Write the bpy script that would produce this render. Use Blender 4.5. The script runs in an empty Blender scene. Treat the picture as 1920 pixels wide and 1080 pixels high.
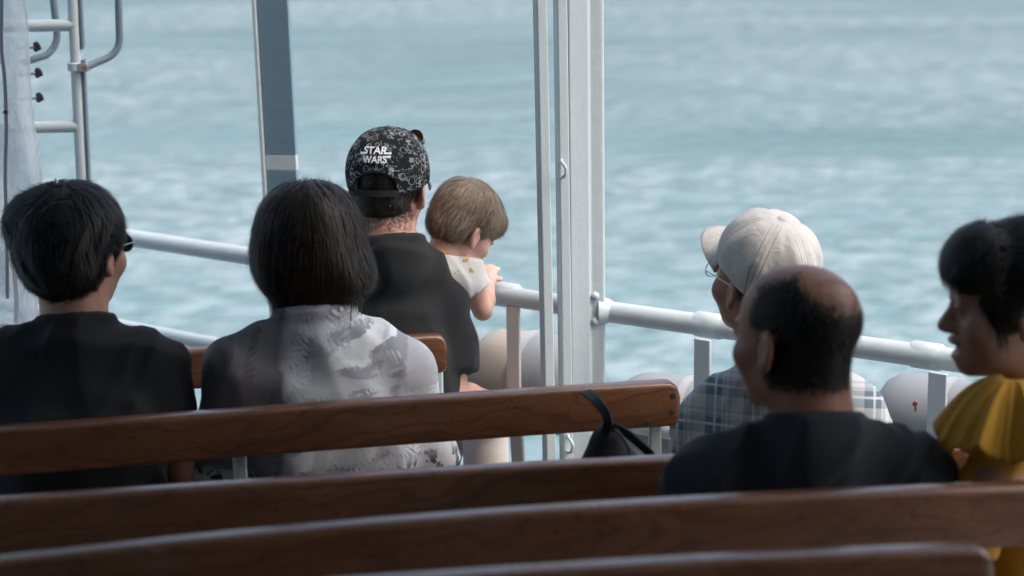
import bpy, bmesh, math, random
import numpy as np
from mathutils import Matrix, Vector
random.seed(7); RNG = np.random.default_rng(7)
R_ = math.radians
SC = bpy.context.scene
COL = SC.collection

# ------------------------------------------------------------------ camera, world, sun, exposure
CAMZ = 1.92
PITCH, ROLL, LENS = 13.0, -0.013, 70.0
cam_d = bpy.data.cameras.new('camera'); cam = bpy.data.objects.new('camera', cam_d); COL.objects.link(cam)
CR = Matrix.Rotation(R_(90 - PITCH), 3, 'X') @ Matrix.Rotation(ROLL, 3, 'Z')
cam.matrix_world = Matrix.Translation((0, 0, CAMZ)) @ CR.to_4x4()
cam_d.lens = LENS; cam_d.sensor_width = 36; cam_d.clip_end = 12000; cam_d.clip_start = 0.05
cam_d.dof.use_dof = True; cam_d.dof.focus_distance = 4.35; cam_d.dof.aperture_fstop = 2.9
SC.camera = cam
FPX = LENS / 36 * 1920

SUN_EL, SUN_AZ = 58.0, 116.0          # azimuth from +Y (ahead) towards +X (right)
world = bpy.data.worlds.new('World'); SC.world = world; world.use_nodes = True
wn = world.node_tree
bg = wn.nodes['Background']; bg.inputs['Strength'].default_value = 0.15
sky = wn.nodes.new('ShaderNodeTexSky'); sky.sky_type = 'NISHITA'; sky.sun_disc = False
sky.sun_elevation = R_(SUN_EL); sky.sun_rotation = R_(SUN_AZ)
sky.air_density = 1.0; sky.dust_density = 7.0; sky.ozone_density = 1.0
wn.links.new(sky.outputs[0], bg.inputs[0])
sun_d = bpy.data.lights.new('sun', 'SUN'); sun_d.energy = 0.5; sun_d.angle = R_(30); sun_d.color = (1, .99, .97)
sun = bpy.data.objects.new('sun', sun_d); COL.objects.link(sun)
sd = Vector((math.sin(R_(SUN_AZ)) * math.cos(R_(SUN_EL)), math.cos(R_(SUN_AZ)) * math.cos(R_(SUN_EL)), math.sin(R_(SUN_EL))))
sun.rotation_euler = (-sd).to_track_quat('-Z', 'Y').to_euler()
sun.location = (3, 3, 8)
SC.view_settings.view_transform = 'Standard'; SC.view_settings.look = 'None'
SC.view_settings.exposure = 1.28; SC.view_settings.gamma = 1.0
SC.cycles.max_bounces = 8; SC.cycles.use_denoising = True

def ray(px, py):
    return CR @ Vector(((px - 960) / FPX, -(py - 540) / FPX, -1))
def at(px, py, Y):
    d = ray(px, py); return np.array(Vector((0, 0, CAMZ)) + d * (Y / d.y))
def at_z(px, py, z):
    d = ray(px, py); return np.array(Vector((0, 0, CAMZ)) + d * ((z - CAMZ) / d.z))
def at_line(px, py, Y0, s):
    d = ray(px, py); t = Y0 / (d.y - s * d.x); return np.array(Vector((0, 0, CAMZ)) + d * t)

# ------------------------------------------------------------------ materials
class N:
    def __init__(s, name):
        s.m = bpy.data.materials.new(name); s.m.use_nodes = True; s.t = s.m.node_tree
        s.b = s.t.nodes['Principled BSDF']; s.out = s.t.nodes['Material Output']
    def n(s, kind, **kw):
        nd = s.t.nodes.new('ShaderNode' + kind)
        for k, v in kw.items():
            if k.startswith('i_'):
                key = k[2:]; key = int(key) if key.isdigit() else key.replace('_', ' ')
                nd.inputs[key].default_value = v
            else: setattr(nd, k, v)
        return nd
    def l(s, a, b): s.t.links.new(a, b)
    def set(s, **kw):
        for k, v in kw.items():
            s.b.inputs[k.replace('_', ' ')].default_value = v
    def coords(s, scale=(1, 1, 1), rot=(0, 0, 0), kind='Object'):
        tc = s.n('TexCoord'); mp = s.n('Mapping'); mp.inputs['Scale'].default_value = scale; mp.inputs['Rotation'].default_value = rot
        s.l(tc.outputs[kind], mp.inputs[0]); return mp.outputs[0]
    def noise(s, vec, scale, detail=3, rough=.5, dist=0):
        nd = s.n('TexNoise'); nd.inputs['Scale'].default_value = scale; nd.inputs['Detail'].default_value = detail
        nd.inputs['Roughness'].default_value = rough; nd.inputs['Distortion'].default_value = dist
        s.l(vec, nd.inputs['Vector']); return nd.outputs[0]
    def ramp(s, fac, stops, interp='LINEAR'):
        r = s.n('ValToRGB'); cr = r.color_ramp; cr.interpolation = interp
        while len(cr.elements) < len(stops): cr.elements.new(.5)
        for e, (p, c) in zip(cr.elements, stops):
            e.position = p; e.color = (c, c, c, 1) if isinstance(c, (int, float)) else (*c, 1)
        s.l(fac, r.inputs[0]); return r.outputs[0]
    def mix(s, fac, a, b, mode='MIX'):
        m = s.n('Mix', data_type='RGBA', blend_type=mode)
        for v, i in ((fac, 0), (a, 6), (b, 7)):
            if hasattr(v, 'links'): s.l(v, m.inputs[i])
            elif isinstance(v, (int, float)): m.inputs[i].default_value = v
            else: m.inputs[i].default_value = (*v, 1)
        return m.outputs[2]
    def math(s, op, a, b=0.0, c=None):
        m = s.n('Math', operation=op)
        for i, v in enumerate((a, b) if c is None else (a, b, c)):
            if hasattr(v, 'links'): s.l(v, m.inputs[i])
            else: m.inputs[i].default_value = v
        return m.outputs[0]
    def bump(s, h, strength=.3, dist=.01):
        b = s.n('Bump'); b.inputs['Strength'].default_value = strength; b.inputs['Distance'].default_value = dist
        s.l(h, b.inputs['Height']); s.l(b.outputs[0], s.b.inputs['Normal']); return b

def m_simple(name, col, rough=.5, var=.15, scale=8, bump=0, bscale=60, bdist=.003, metallic=0, spec=.5):
    k = N(name); v = k.coords()
    f = k.noise(v, scale, 4)
    c = k.mix(f, tuple(x * (1 - var) for x in col), tuple(min(1, x * (1 + var)) for x in col))
    k.l(c, k.b.inputs['Base Color']); k.set(Roughness=rough, Metallic=metallic); k.b.inputs['Specular IOR Level'].default_value = spec
    if bump: k.bump(k.noise(v, bscale, 3), bump, bdist)
    return k.m

def m_paint(name, col, rough=.48):
    k = N(name); v = k.coords()
    a = k.noise(v, 26, 3, .6); b = k.noise(v, 120, 3, .6)
    dirt = k.ramp(k.noise(v, 9, 6, .7), [(.0, .84), (.42, .98), (.6, 1.0)])
    c = k.mix(1.0, col, dirt, 'MULTIPLY')
    chip = k.ramp(k.noise(v, 55, 4, .75), [(.72, 0.0), (.745, 1.0)])
    c = k.mix(chip, c, (.33, .30, .29))
    k.l(c, k.b.inputs['Base Color']); k.set(Roughness=rough)
    h = k.math('ADD', k.math('MULTIPLY', a, .75), k.math('MULTIPLY', b, .3))
    k.bump(h, .38, .005); return k.m

def m_wood(name):
    k = N(name); v = k.coords((1.1, 9, 9))
    warp = k.noise(k.coords((.9, 3, 3)), 2.2, 3)
    vv = k.n('VectorMath', operation='MULTIPLY_ADD'); k.l(v, vv.inputs[0]); vv.inputs[1].default_value = (1, 1, 1)
    w3 = k.n('CombineXYZ'); k.l(k.math('MULTIPLY', warp, .3), w3.inputs[0]); k.l(k.math('MULTIPLY', warp, 3.2), w3.inputs[1]); k.l(k.math('MULTIPLY', warp, 3.2), w3.inputs[2])
    k.l(w3.outputs[0], vv.inputs[2]); vw = vv.outputs[0]
    big = k.noise(vw, 1.3, 4, .6); fine = k.noise(k.coords((5, 150, 150)), 2.0, 4, .65)
    rings = k.n('TexWave', wave_type='BANDS', bands_direction='Z'); rings.inputs['Scale'].default_value = 1.1; rings.inputs['Distortion'].default_value = 5.0
    rings.inputs['Detail'].default_value = 3; rings.inputs['Detail Scale'].default_value = 1.0; k.l(vw, rings.inputs[0])
    c = k.ramp(big, [(.25, (.112, .046, .024)), (.5, (.172, .072, .034)), (.75, (.245, .102, .046))])
    c = k.mix(k.math('MULTIPLY', k.ramp(rings.outputs[1], [(.0, 1.0), (.22, .0)]), .48), c, (.055, .022, .013))
    c = k.mix(k.math('MULTIPLY', k.ramp(fine, [(.5, .0), (.68, 1.0)]), .6), c, (.065, .028, .017))
    knots = k.n('TexVoronoi'); knots.inputs['Scale'].default_value = 2.3; k.l(k.coords((1.4, 5, 5)), knots.inputs['Vector'])
    c = k.mix(k.ramp(knots.outputs[0], [(.03, .75), (.11, .0)]), c, (.045, .018, .01))
    scuff = k.ramp(k.noise(k.coords((6, 60, 60), (0, .12, .05)), 2.6, 5, .7), [(.60, .0), (.72, .38)])
    c = k.mix(k.math('MULTIPLY', scuff, k.ramp(k.noise(k.coords(), 5, 2), [(.42, .0), (.62, 1.0)])), c, (.36, .20, .11))
    k.l(c, k.b.inputs['Base Color']); k.set(Roughness=.30)
    k.b.inputs['Coat Weight'].default_value = .55; k.b.inputs['Coat Roughness'].default_value = .13
    k.l(k.ramp(k.noise(k.coords(), 14, 5, .7), [(.3, .24), (.7, .48)]), k.b.inputs['Roughness'])
    k.bump(k.math('ADD', fine, k.math('MULTIPLY', k.noise(k.coords((2, 14, 14)), 3, 3), 1.5)), .18, .003); return k.m

def m_skin(name, col, ear=.0):
    k = N(name); v = k.coords()
    f = k.noise(v, 22, 5, .6)
    c = k.mix(k.ramp(f, [(.35, .0), (.65, 1.0)]), tuple(x * .86 for x in col), (min(1, col[0] * 1.08), col[1] * .98, col[2] * .95))
    sp = k.ramp(k.noise(v, 140, 3, .6), [(.62, .0), (.7, .35)])
    c = k.mix(sp, c, tuple(x * .62 for x in col))
    k.l(c, k.b.inputs['Base Color']); k.set(Roughness=.46)
    k.b.inputs['Subsurface Weight'].default_value = .22; k.b.inputs['Subsurface Radius'].default_value = (1.0, .32, .16); k.b.inputs['Subsurface Scale'].default_value = .012
    k.bump(k.noise(v, 260, 3, .6), .15, .0015); return k.m

def m_hair(name, c0, c1, rough=.48, dark=.7):
    k = N(name); g = k.n('NewGeometry')
    c = k.mix(g.outputs['Random Per Island'], c0, c1)
    v = k.coords()
    c = k.mix(k.ramp(k.noise(v, 60, 3, .6), [(.40, dark), (.60, .0)]), c, tuple(x * .35 for x in c0))
    k.l(c, k.b.inputs['Base Color']); k.set(Roughness=rough); k.b.inputs['Specular IOR Level'].default_value = .34
    return k.m

def m_cloth(name, col, var=.12, weave=900, rough=.85):
    k = N(name); v = k.coords()
    f = k.noise(v, 14, 5, .6)
    c = k.mix(f, tuple(x * (1 - var) for x in col), tuple(min(1, x * (1 + var)) for x in col))
    k.l(c, k.b.inputs['Base Color']); k.set(Roughness=rough); k.b.inputs['Specular IOR Level'].default_value = .25
    k.b.inputs['Sheen Weight'].default_value = .08; k.b.inputs['Sheen Roughness'].default_value = .5
    k.bump(k.math('ADD', k.math('MULTIPLY', k.noise(v, 24, 3, .5, .8), 1.2), k.noise(v, weave, 2)), .35, .004); return k.m

WHITE = m_paint('white_paint', (.50, .575, .615))
WARMW = m_paint('warm_white_paint', (.70, .66, .62))
PALE = m_paint('pale_green_paint', (.50, .62, .63))
GREYP = m_paint('blue_grey_paint', (.16, .25, .33), .5)
PIPEG = m_simple('grey_pipe_paint', (.14, .19, .24), .35, .1, 12, .3)
WOOD = m_wood('varnished_wood')
DARKM = m_simple('dark_metal', (.03, .032, .035), .45, .2, 20, .2)
BRASS = m_simple('brass', (.55, .30, .10), .35, .15, 30, .2, metallic=1)
STEEL = m_simple('steel', (.45, .46, .47), .35, .15, 30, .2, metallic=1)
DECKM = m_simple('deck_paint', (.16, .15, .14), .55, .25, 3, .25)
HULLM = m_simple('hull_paint', (.05, .16, .12), .4, .1, 2, .2)
CEILM = m_simple('ceiling_paint', (.78, .79, .80), .6, .12, 3, .2)
BULKM = m_simple('shade_wall_paint', (.42, .43, .44), .5, .15, 3, .2)
BLACKC = m_cloth('black_cotton', (.017, .0195, .0225))
NAVYC = m_cloth('dark_navy_cotton', (.025, .030, .040))
BAGM = m_cloth('black_nylon', (.010, .012, .015), .15, 1500, .7)
TROUS = m_cloth('dark_trousers', (.03, .034, .045))
SHOE = m_simple('shoe_leather', (.02, .02, .022), .5)
FLOAT = m_simple('float_plastic', (.25, .27, .29), .38, .08, 5, .12)
LENSM = m_simple('dark_lens', (.008, .008, .009), .08, .05)

# ------------------------------------------------------------------ object helpers
def link(o, parent=None):
    COL.objects.link(o)
    if parent is not None: o.parent = parent
    return o
def tag(o, label=None, cat=None, group=None, kind=None):
    if label: o['label'] = label
    if cat: o['category'] = cat
    if group: o['group'] = group
    if kind: o['kind'] = kind
    return o
def empty(name, loc, label, cat, group=None):
    o = bpy.data.objects.new(name, None); o.location = loc; o.empty_display_size = .1; link(o)
    return tag(o, label, cat, group)
def np_mesh(name, V, F, mat, parent=None, smooth=True, org=(0, 0, 0), attrs=None):
    V = np.asarray(V, dtype=np.float64) - np.asarray(org); me = bpy.data.meshes.new(name)
    me.from_pydata(V.tolist(), [], F if isinstance(F, list) else F.tolist()); me.update()
    if smooth: me.polygons.foreach_set('use_smooth', [True] * len(me.polygons))
    if attrs:
        for an, av in attrs.items():
            a = me.attributes.new(an, 'FLOAT_VECTOR', 'POINT'); a.data.foreach_set('vector', np.asarray(av, dtype=np.float32).ravel())
    for m in (mat if isinstance(mat, (list, tuple)) else [mat]): me.materials.append(m)
    o = bpy.data.objects.new(name, me); return link(o, parent)

class MB:
    """collects shapes in world coordinates into one mesh"""
    def __init__(s): s.V = []; s.F = []
    def add(s, V, F):
        o = len(s.V); s.V += [tuple(v) for v in V]; s.F += [tuple(i + o for i in f) for f in F]; return s
    def tube(s, pts, r, n=14, cap=True):
        pts = [np.array(p, float) for p in pts]; rs = r if hasattr(r, '__len__') else [r] * len(pts)
        V = []; F = []; up = None
        for i, p in enumerate(pts):
            t = pts[min(i + 1, len(pts) - 1)] - pts[max(i - 1, 0)]; t /= np.linalg.norm(t)
            if up is None:
                up = np.array((0, 0, 1.)) if abs(t[2]) < .9 else np.array((1., 0, 0))
            u = np.cross(t, up); u /= np.linalg.norm(u); w = np.cross(u, t); up = w
            for k in range(n):
                a = 2 * math.pi * k / n; V.append(p + rs[i] * (math.cos(a) * u + math.sin(a) * w))
        for i in range(len(pts) - 1):
            for k in range(n):
                a, b = i * n + k, i * n + (k + 1) % n; F.append((a, a + n, b + n, b))
        if cap: F.append(tuple(range(n))); F.append(tuple(range(len(V) - 1, len(V) - n - 1, -1)))
        return s.add(V, F)
    def strip(s, pts, wdir, w, tdir, t):
        """rectangular bar swept along pts; wdir/tdir fixed or per point"""
        V = []; F = []
        for i, p in enumerate(pts):
            p = np.array(p, float); wd = np.array(wdir[i] if np.ndim(wdir) > 1 else wdir); td = np.array(tdir[i] if np.ndim(tdir) > 1 else tdir)
            V += [p - wd * w / 2 - td * t / 2, p + wd * w / 2 - td * t / 2, p + wd * w / 2 + td * t / 2, p - wd * w / 2 + td * t / 2]
        for i in range(len(pts) - 1):
            for k in range(4):
                a, b = i * 4 + k, i * 4 + (k + 1) % 4; F.append((a, b, b + 4, a + 4))
        F.append((3, 2, 1, 0)); m = len(V); F.append((m - 4, m - 3, m - 2, m - 1)); return s.add(V, F)
    def box(s, c, size, rot=0):
        c = np.array(c, float); sx, sy, sz = [v / 2 for v in size]; ca, sa = math.cos(rot), math.sin(rot)
        V = [c + np.array((x * ca - y * sa, x * sa + y * ca, z)) for z in (-sz, sz) for x, y in ((-sx, -sy), (sx, -sy), (sx, sy), (-sx, sy))]
        return s.add(V, [(3, 2, 1, 0), (4, 5, 6, 7), (0, 1, 5, 4), (1, 2, 6, 5), (2, 3, 7, 6), (3, 0, 4, 7)])
    def build(s, name, mat, parent=None, bevel=0, smooth=False, org=None):
        V = np.array(s.V)
        if org is None: org = np.array(parent.matrix_world.translation) if parent is not None else (V.min(0) + V.max(0)) / 2
        if parent is not None: org = world_loc(parent)
        o = np_mesh(name, V, s.F, mat, parent, smooth, org)
        if parent is None: o.location = org
        bm = bmesh.new(); bm.from_mesh(o.data); bmesh.ops.recalc_face_normals(bm, faces=bm.faces); bm.to_mesh(o.data); bm.free()
        if bevel:
            b = o.modifiers.new('bevel', 'BEVEL'); b.width = bevel; b.segments = 2; b.limit_method = 'ANGLE'; b.angle_limit = R_(40); b.harden_normals = False
            o.data.polygons.foreach_set('use_smooth', [True] * len(o.data.polygons))
            try: o.data.set_sharp_from_angle(angle=R_(50))
            except Exception: pass
        elif smooth:
            try: o.data.set_sharp_from_angle(angle=R_(50))
            except Exception: pass
        return o
def world_loc(o):
    l = np.zeros(3)
    while o is not None: l = l + np.array(o.location); o = o.parent
    return l
def cyl_pts(c, d, L): d = np.array(d, float); d /= np.linalg.norm(d); return [np.array(c) - d * L / 2, np.array(c) + d * L / 2]
def arc(p0, p1, p2, n=8):
    """rounded corner: quadratic from p0 through corner p1 to p2"""
    p0, p1, p2 = map(np.array, (p0, p1, p2)); return [(1 - t) ** 2 * p0 + 2 * t * (1 - t) * p1 + t * t * p2 for t in np.linspace(0, 1, n)]
def catmull(P, n=8):
    P = [np.array(p, float) for p in P]; Q = [2 * P[0] - P[1]] + P + [2 * P[-1] - P[-2]]; out = []
    for i in range(1, len(Q) - 2):
        for t in np.linspace(0, 1, n, endpoint=False):
            a, b, c, d = Q[i - 1:i + 3]
            out.append(.5 * (2 * b + (c - a) * t + (2 * a - 5 * b + 4 * c - d) * t * t + (3 * b - a - 3 * c + d) * t ** 3))
    return out + [P[-1]]

# ------------------------------------------------------------------ distance fields -> one smooth closed surface
class Field:
    def __init__(s, lo, hi, h):
        s.lo = np.array(lo, float); s.h = h; s.n = np.ceil((np.array(hi) - s.lo) / h).astype(int) + 1
        s.V = np.full(tuple(s.n), .5, np.float32)
    def sub(s, lo, hi):
        a = np.clip(np.floor((np.array(lo) - s.lo) / s.h).astype(int), 0, s.n); b = np.clip(np.ceil((np.array(hi) - s.lo) / s.h).astype(int) + 1, 0, s.n)
        if np.any(b <= a): return None, None
        sl = tuple(slice(i, j) for i, j in zip(a, b))
        ax = [s.lo[d] + s.h * np.arange(a[d], b[d]) for d in range(3)]
        return sl, (ax[0][:, None, None], ax[1][None, :, None], ax[2][None, None, :])
    def comb(s, sl, d, k, cut=False):
        a = s.V[sl]
        if cut:
            d = -d; h = np.clip(.5 - .5 * (d - a) / k, 0, 1); s.V[sl] = d + (a - d) * h + k * h * (1 - h)
        else:
            h = np.clip(.5 + .5 * (d - a) / k, 0, 1); s.V[sl] = d + (a - d) * h - k * h * (1 - h)
    def rc(s, a, b, ra, rb, k=.02, sq=None, cap=False, cut=False):
        """tapered capsule; sq = (axis, factor) flattens it along axis; cap cuts the b end square"""
        a = np.array(a, float); b = np.array(b, float); m = max(ra, rb) + k + .03
        sl, G = s.sub(np.minimum(a, b) - m, np.maximum(a, b) + m)
        if sl is None: return
        P = [G[i] - a[i] for i in range(3)]; ab = b - a; L2 = max(ab @ ab, 1e-9)
        if sq is not None:
            ax, f = np.array(sq[0]) / np.linalg.norm(sq[0]), sq[1]
            dp = sum(P[i] * ax[i] for i in range(3)); P = [P[i] + ax[i] * dp * (1 / f - 1) for i in range(3)]
            ab = ab + ax * (ab @ ax) * (1 / f - 1); L2 = ab @ ab
        t = np.clip(sum(P[i] * ab[i] for i in range(3)) / L2, 0, 1)
        d = np.sqrt(sum((P[i] - t * ab[i]) ** 2 for i in range(3))) - (ra + (rb - ra) * t)
        if sq is not None: d = d * (.5 + .5 * sq[1])
        if cap:
            u = (b - a) / math.sqrt((b - a) @ (b - a)); pl = sum((G[i] - b[i]) * u[i] for i in range(3)); d = np.maximum(d, pl)
        s.comb(sl, d.astype(np.float32), k, cut)
    def el(s, c, r, R=None, k=.02, cut=False):
        c = np.array(c, float); r = np.array(r, float); m = r.max() + k + .03
        sl, G = s.sub(c - m, c + m)
        if sl is None: return
        R = np.eye(3) if R is None else R; P = [G[i] - c[i] for i in range(3)]
        q = [sum(P[i] * R[i, j] for i in range(3)) for j in range(3)]
        k0 = np.sqrt(sum((q[j] / r[j]) ** 2 for j in range(3))); k1 = np.sqrt(sum((q[j] / r[j] ** 2) ** 2 for j in range(3))) + 1e-6
        d = k0 * (k0 - 1) / k1; d = np.where(k0 < .15, -r.min(), d)
        s.comb(sl, d.astype(np.float32), k, cut)
    def plane(s, p, n, k=.01, lo=None, hi=None):
        """keep the side the normal points away from"""
        p = np.array(p, float); n = np.array(n, float); n /= np.linalg.norm(n)
        sl, G = s.sub(s.lo if lo is None else lo, s.lo + s.h * s.n if hi is None else hi)
        if sl is None: return
        d = -sum((G[i] - p[i]) * n[i] for i in range(3)); s.comb(sl, np.broadcast_to(d, s.V[sl].shape).astype(np.float32), k, True)
    def warp(s, fn):
        G = [s.lo[d] + s.h * np.arange(s.n[d]) for d in range(3)]
        near = np.abs(s.V) < .03
        I = np.argwhere(near); P = s.lo + s.h * I; s.V[tuple(I.T)] += fn(P).astype(np.float32)
    def sample(s, P):
        q = (P - s.lo) / s.h; q = np.clip(q, 0, s.n - 1.001); i = q.astype(int); f = q - i; v = 0
        for dx in (0, 1):
            for dy in (0, 1):
                for dz in (0, 1):
                    w = (f[:, 0] if dx else 1 - f[:, 0]) * (f[:, 1] if dy else 1 - f[:, 1]) * (f[:, 2] if dz else 1 - f[:, 2])
                    v = v + w * s.V[i[:, 0] + dx, i[:, 1] + dy, i[:, 2] + dz]
        return v
    def grad(s, P, e=.004):
        g = np.stack([s.sample(P + np.eye(3)[d] * e) - s.sample(P - np.eye(3)[d] * e) for d in range(3)], 1)
        return g / (np.linalg.norm(g, axis=1, keepdims=True) + 1e-9)
    def mesh(s, smooth=2, inset=0.0):
        V = s.V + inset; S = V < 0; c = [(x, y, z) for x in (0, 1) for y in (0, 1) for z in (0, 1)]
        nx, ny, nz = np.array(V.shape) - 1
        cnt = sum(S[x:x + nx, y:y + ny, z:z + nz].astype(np.int8) for x, y, z in c)
        A = np.argwhere((cnt > 0) & (cnt < 8)); vals = {o: V[A[:, 0] + o[0], A[:, 1] + o[1], A[:, 2] + o[2]] for o in c}
        acc = np.zeros((len(A), 3)); num = np.zeros(len(A))
        for o in c:
            for d in range(3):
                if o[d]: continue
                o2 = list(o); o2[d] = 1; o2 = tuple(o2); v0, v1 = vals[o], vals[o2]; m = (v0 < 0) != (v1 < 0)
                t = np.where(m, v0 / np.where(m, v0 - v1, 1), 0); p = np.tile(np.array(o, float), (len(A), 1)); p[:, d] = t
                acc += p * m[:, None]; num += m
        P = s.lo + s.h * (A + acc / num[:, None])
        idx = np.full((nx, ny, nz), -1, np.int64); idx[tuple(A.T)] = np.arange(len(A)); F = []
        for d in range(3):
            u, w = (d + 1) % 3, (d + 2) % 3
            s0 = [slice(None)] * 3; s1 = [slice(None)] * 3; s0[d] = slice(0, -1); s1[d] = slice(1, None)
            E = np.argwhere(S[tuple(s0)] != S[tuple(s1)]); lim = np.array((nx, ny, nz))
            E = E[(E[:, u] >= 1) & (E[:, w] >= 1) & (E[:, u] < lim[u]) & (E[:, w] < lim[w])]
            def cell(du, dw):
                q = E.copy(); q[:, u] += du; q[:, w] += dw; return idx[tuple(q.T)]
            Q = np.stack([cell(-1, -1), cell(0, -1), cell(0, 0), cell(-1, 0)], 1)
            ins = S[tuple(E.T)]; Q[~ins] = Q[~ins][:, ::-1]; F.append(Q)
        F = np.concatenate(F); F = F[(F >= 0).all(1)]
        for _ in range(smooth):
            sm = np.zeros_like(P); n = np.zeros(len(P))
            for a in range(4):
                i, j = F[:, a], F[:, (a + 1) % 4]; np.add.at(sm, i, P[j]); np.add.at(n, i, 1); np.add.at(sm, j, P[i]); np.add.at(n, j, 1)
            P = .5 * P + .5 * sm / np.maximum(n, 1)[:, None]
        return P, F

def folds(seed, n=9, fmin=9, fmax=34, amp=.0035, bias=(1, 1, .8)):
    """cloth creases: ridged waves, each strong only in patches"""
    r = np.random.default_rng(seed); W = r.normal(size=(n, 3)) * np.array(bias); W /= np.linalg.norm(W, axis=1, keepdims=True); M = r.normal(size=(n, 3)); M /= np.linalg.norm(M, axis=1, keepdims=True)
    fr = np.exp(r.uniform(math.log(fmin), math.log(fmax), n)); ph = r.uniform(0, 6.28, n); pm = r.uniform(0, 6.28, n); A = amp * 1.5 * (fmin / fr) ** .35
    def fn(P):
        q = P + .028 * np.sin(P[:, [2, 0, 1]] * 13 + seed) + .009 * np.sin(P[:, [1, 2, 0]] * 37 + 2 * seed); o = 0
        for i in range(n):
            ridge = (1 - np.abs(np.sin(q @ W[i] * fr[i] + ph[i]))) ** 2.2; mask = np.clip(np.sin(P @ M[i] * 9 + pm[i]) * .9 + .25, 0, 1)
            o = o - A[i] * (ridge * 1.7 - .45) * mask
        return o
    return fn

def ribbons(P, T_end=None, w=.0007, nrm=None):
    """P: strands x points x 3 -> flat tapered ribbons facing along nrm"""
    S, M, _ = P.shape; T = np.gradient(P, axis=1); T /= np.linalg.norm(T, axis=2, keepdims=True) + 1e-9
    side = np.cross(T, nrm); side /= np.linalg.norm(side, axis=2, keepdims=True) + 1e-9
    wd = w * np.linspace(1, .25, M)[None, :, None] * RNG.uniform(.6, 1.3, (S, 1, 1))
    V = np.stack([P - side * wd, P + side * wd], 2).reshape(-1, 3)
    b = (np.arange(S)[:, None] * M + np.arange(M - 1)[None]).ravel() * 2
    return V, np.stack([b, b + 1, b + 3, b + 2], 1)

def strands(F, seeds, flow, length, steps=9, off=(-.001, .0025), w=.0007, lift=0.0, jitter=.12, free=None, droop=0.0, clumpy=.0016):
    """walk each strand over the surface of field F along flow(P)"""
    n = len(seeds); P = seeds.copy(); K_ = RNG.normal(size=(3, 3)) * 70; ph_ = RNG.uniform(0, 6, 3)
    clump = np.sin(P @ K_[0] + ph_[0]) + np.sin(P @ K_[1] * 1.7 + ph_[1]) + np.sin(P @ K_[2] * .6 + ph_[2])
    fly = RNG.random(n) < .03; L = RNG.uniform(*length, n)[:, None] / steps
    o = RNG.uniform(*off, n) + clump * clumpy; jit = RNG.normal(size=(n, 3)) * jitter if np.isscalar(jitter) else jitter; out = []; nr = []
    D0 = None
    for i in range(steps + 1):
        g = F.grad(P); d = flow(P) + jit
        d = d - g * np.sum(d * g, 1, keepdims=True); d /= np.linalg.norm(d, axis=1, keepdims=True) + 1e-9
        if D0 is None: D0 = d
        d = .55 * D0 + .45 * d; d /= np.linalg.norm(d, axis=1, keepdims=True)
        tgt = o + (lift + fly * .010) * (i / steps) ** 2
        fr = free(P) if free is not None else np.zeros(n, bool)
        if fr.any():
            d[fr] = D0[fr] + np.array((0, 0, -droop)); d /= np.linalg.norm(d, axis=1, keepdims=True)
        sv = (F.sample(P) - tgt)[:, None] * g; sv[fr] = 0
        P = P - np.clip(sv, -.006, .006); out.append(P.copy()); nr.append(g); D0 = d
        P = P + d * L
    return ribbons(np.stack(out, 1), w=w, nrm=np.stack(nr, 1))

def tufts(F, cand, flow, n, each, length, sd=.005, spread=.5, fine=.08, off=(.0, .004), lift=.010, w=.0009, steps=7):
    """locks that part from the mass: strands of one lock share a direction"""
    c = cand[RNG.integers(0, len(cand), n)]; S = np.repeat(c, each, 0) + RNG.normal(size=(n * each, 3)) * sd
    J = np.repeat(RNG.normal(size=(n, 3)) * spread, each, 0) + RNG.normal(size=(n * each, 3)) * fine
    return strands(F, S, flow, length, steps=steps, off=off, lift=lift, w=w, jitter=J)

def join(parts):
    V = []; F = []; o = 0
    for v, f in parts: V.append(v); F.append(np.asarray(f) + o); o += len(v)
    return np.concatenate(V), np.concatenate(F)
def rotm(yaw=0, pitch=0, roll=0):
    """yaw: turn left; pitch: look down; roll: tip to the right shoulder (degrees)"""
    return np.array(Matrix.Rotation(R_(yaw), 3, 'Z') @ Matrix.Rotation(R_(-pitch), 3, 'X') @ Matrix.Rotation(R_(roll), 3, 'Y'))

# ------------------------------------------------------------------ the setting: water, deck, roof, unseen shading walls
WATER_Z = -3.3
def m_water():
    k = N('sea_water'); tc = k.n('TexCoord')
    def mp(sc, rot=0):
        m = k.n('Mapping'); m.inputs['Scale'].default_value = sc; m.inputs['Rotation'].default_value = (0, 0, rot); k.l(tc.outputs['Object'], m.inputs[0]); return m.outputs[0]
    swell = k.noise(mp((.10, .22, 1), .15), 1.0, 3, .5, .4)
    chop = k.noise(mp((1.6, 2.1, 1), .2), 1.0, 4, .6, .5)
    rip = k.noise(mp((4.5, 5.5, 1), -.1), 1.0, 4, .62, .3)
    h = k.math('ADD', k.math('ADD', k.math('MULTIPLY', swell, .8), k.math('MULTIPLY', chop, .42)), k.math('MULTIPLY', rip, .10))
    k.bump(h, 1.0, .28)
    body = k.ramp(k.noise(mp((.06, .16, 1), .1), 1.0, 4, .6, .6), [(.3, (.108, .192, .209)), (.7, (.142, .228, .244))])
    # pale patches and streaks: bright sky reflection painted into the water's colour
    patch = k.ramp(k.noise(mp((.035, .07, 1), .12), 1.0, 3, .55, .5), [(.42, .0), (.60, 1.0)])
    streak = k.ramp(k.noise(mp((1.8, 2.0, 1), .14), 1.0, 5, .62, .5), [(.42, .0), (.68, 1.0)])
    sky_glare = k.math('MULTIPLY', k.math('MULTIPLY', patch, streak), .52)
    k.l(k.mix(sky_glare, body, (.52, .57, .60)), k.b.inputs['Base Color'])
    k.set(Roughness=.12, IOR=1.333)
    return k.m
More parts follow.
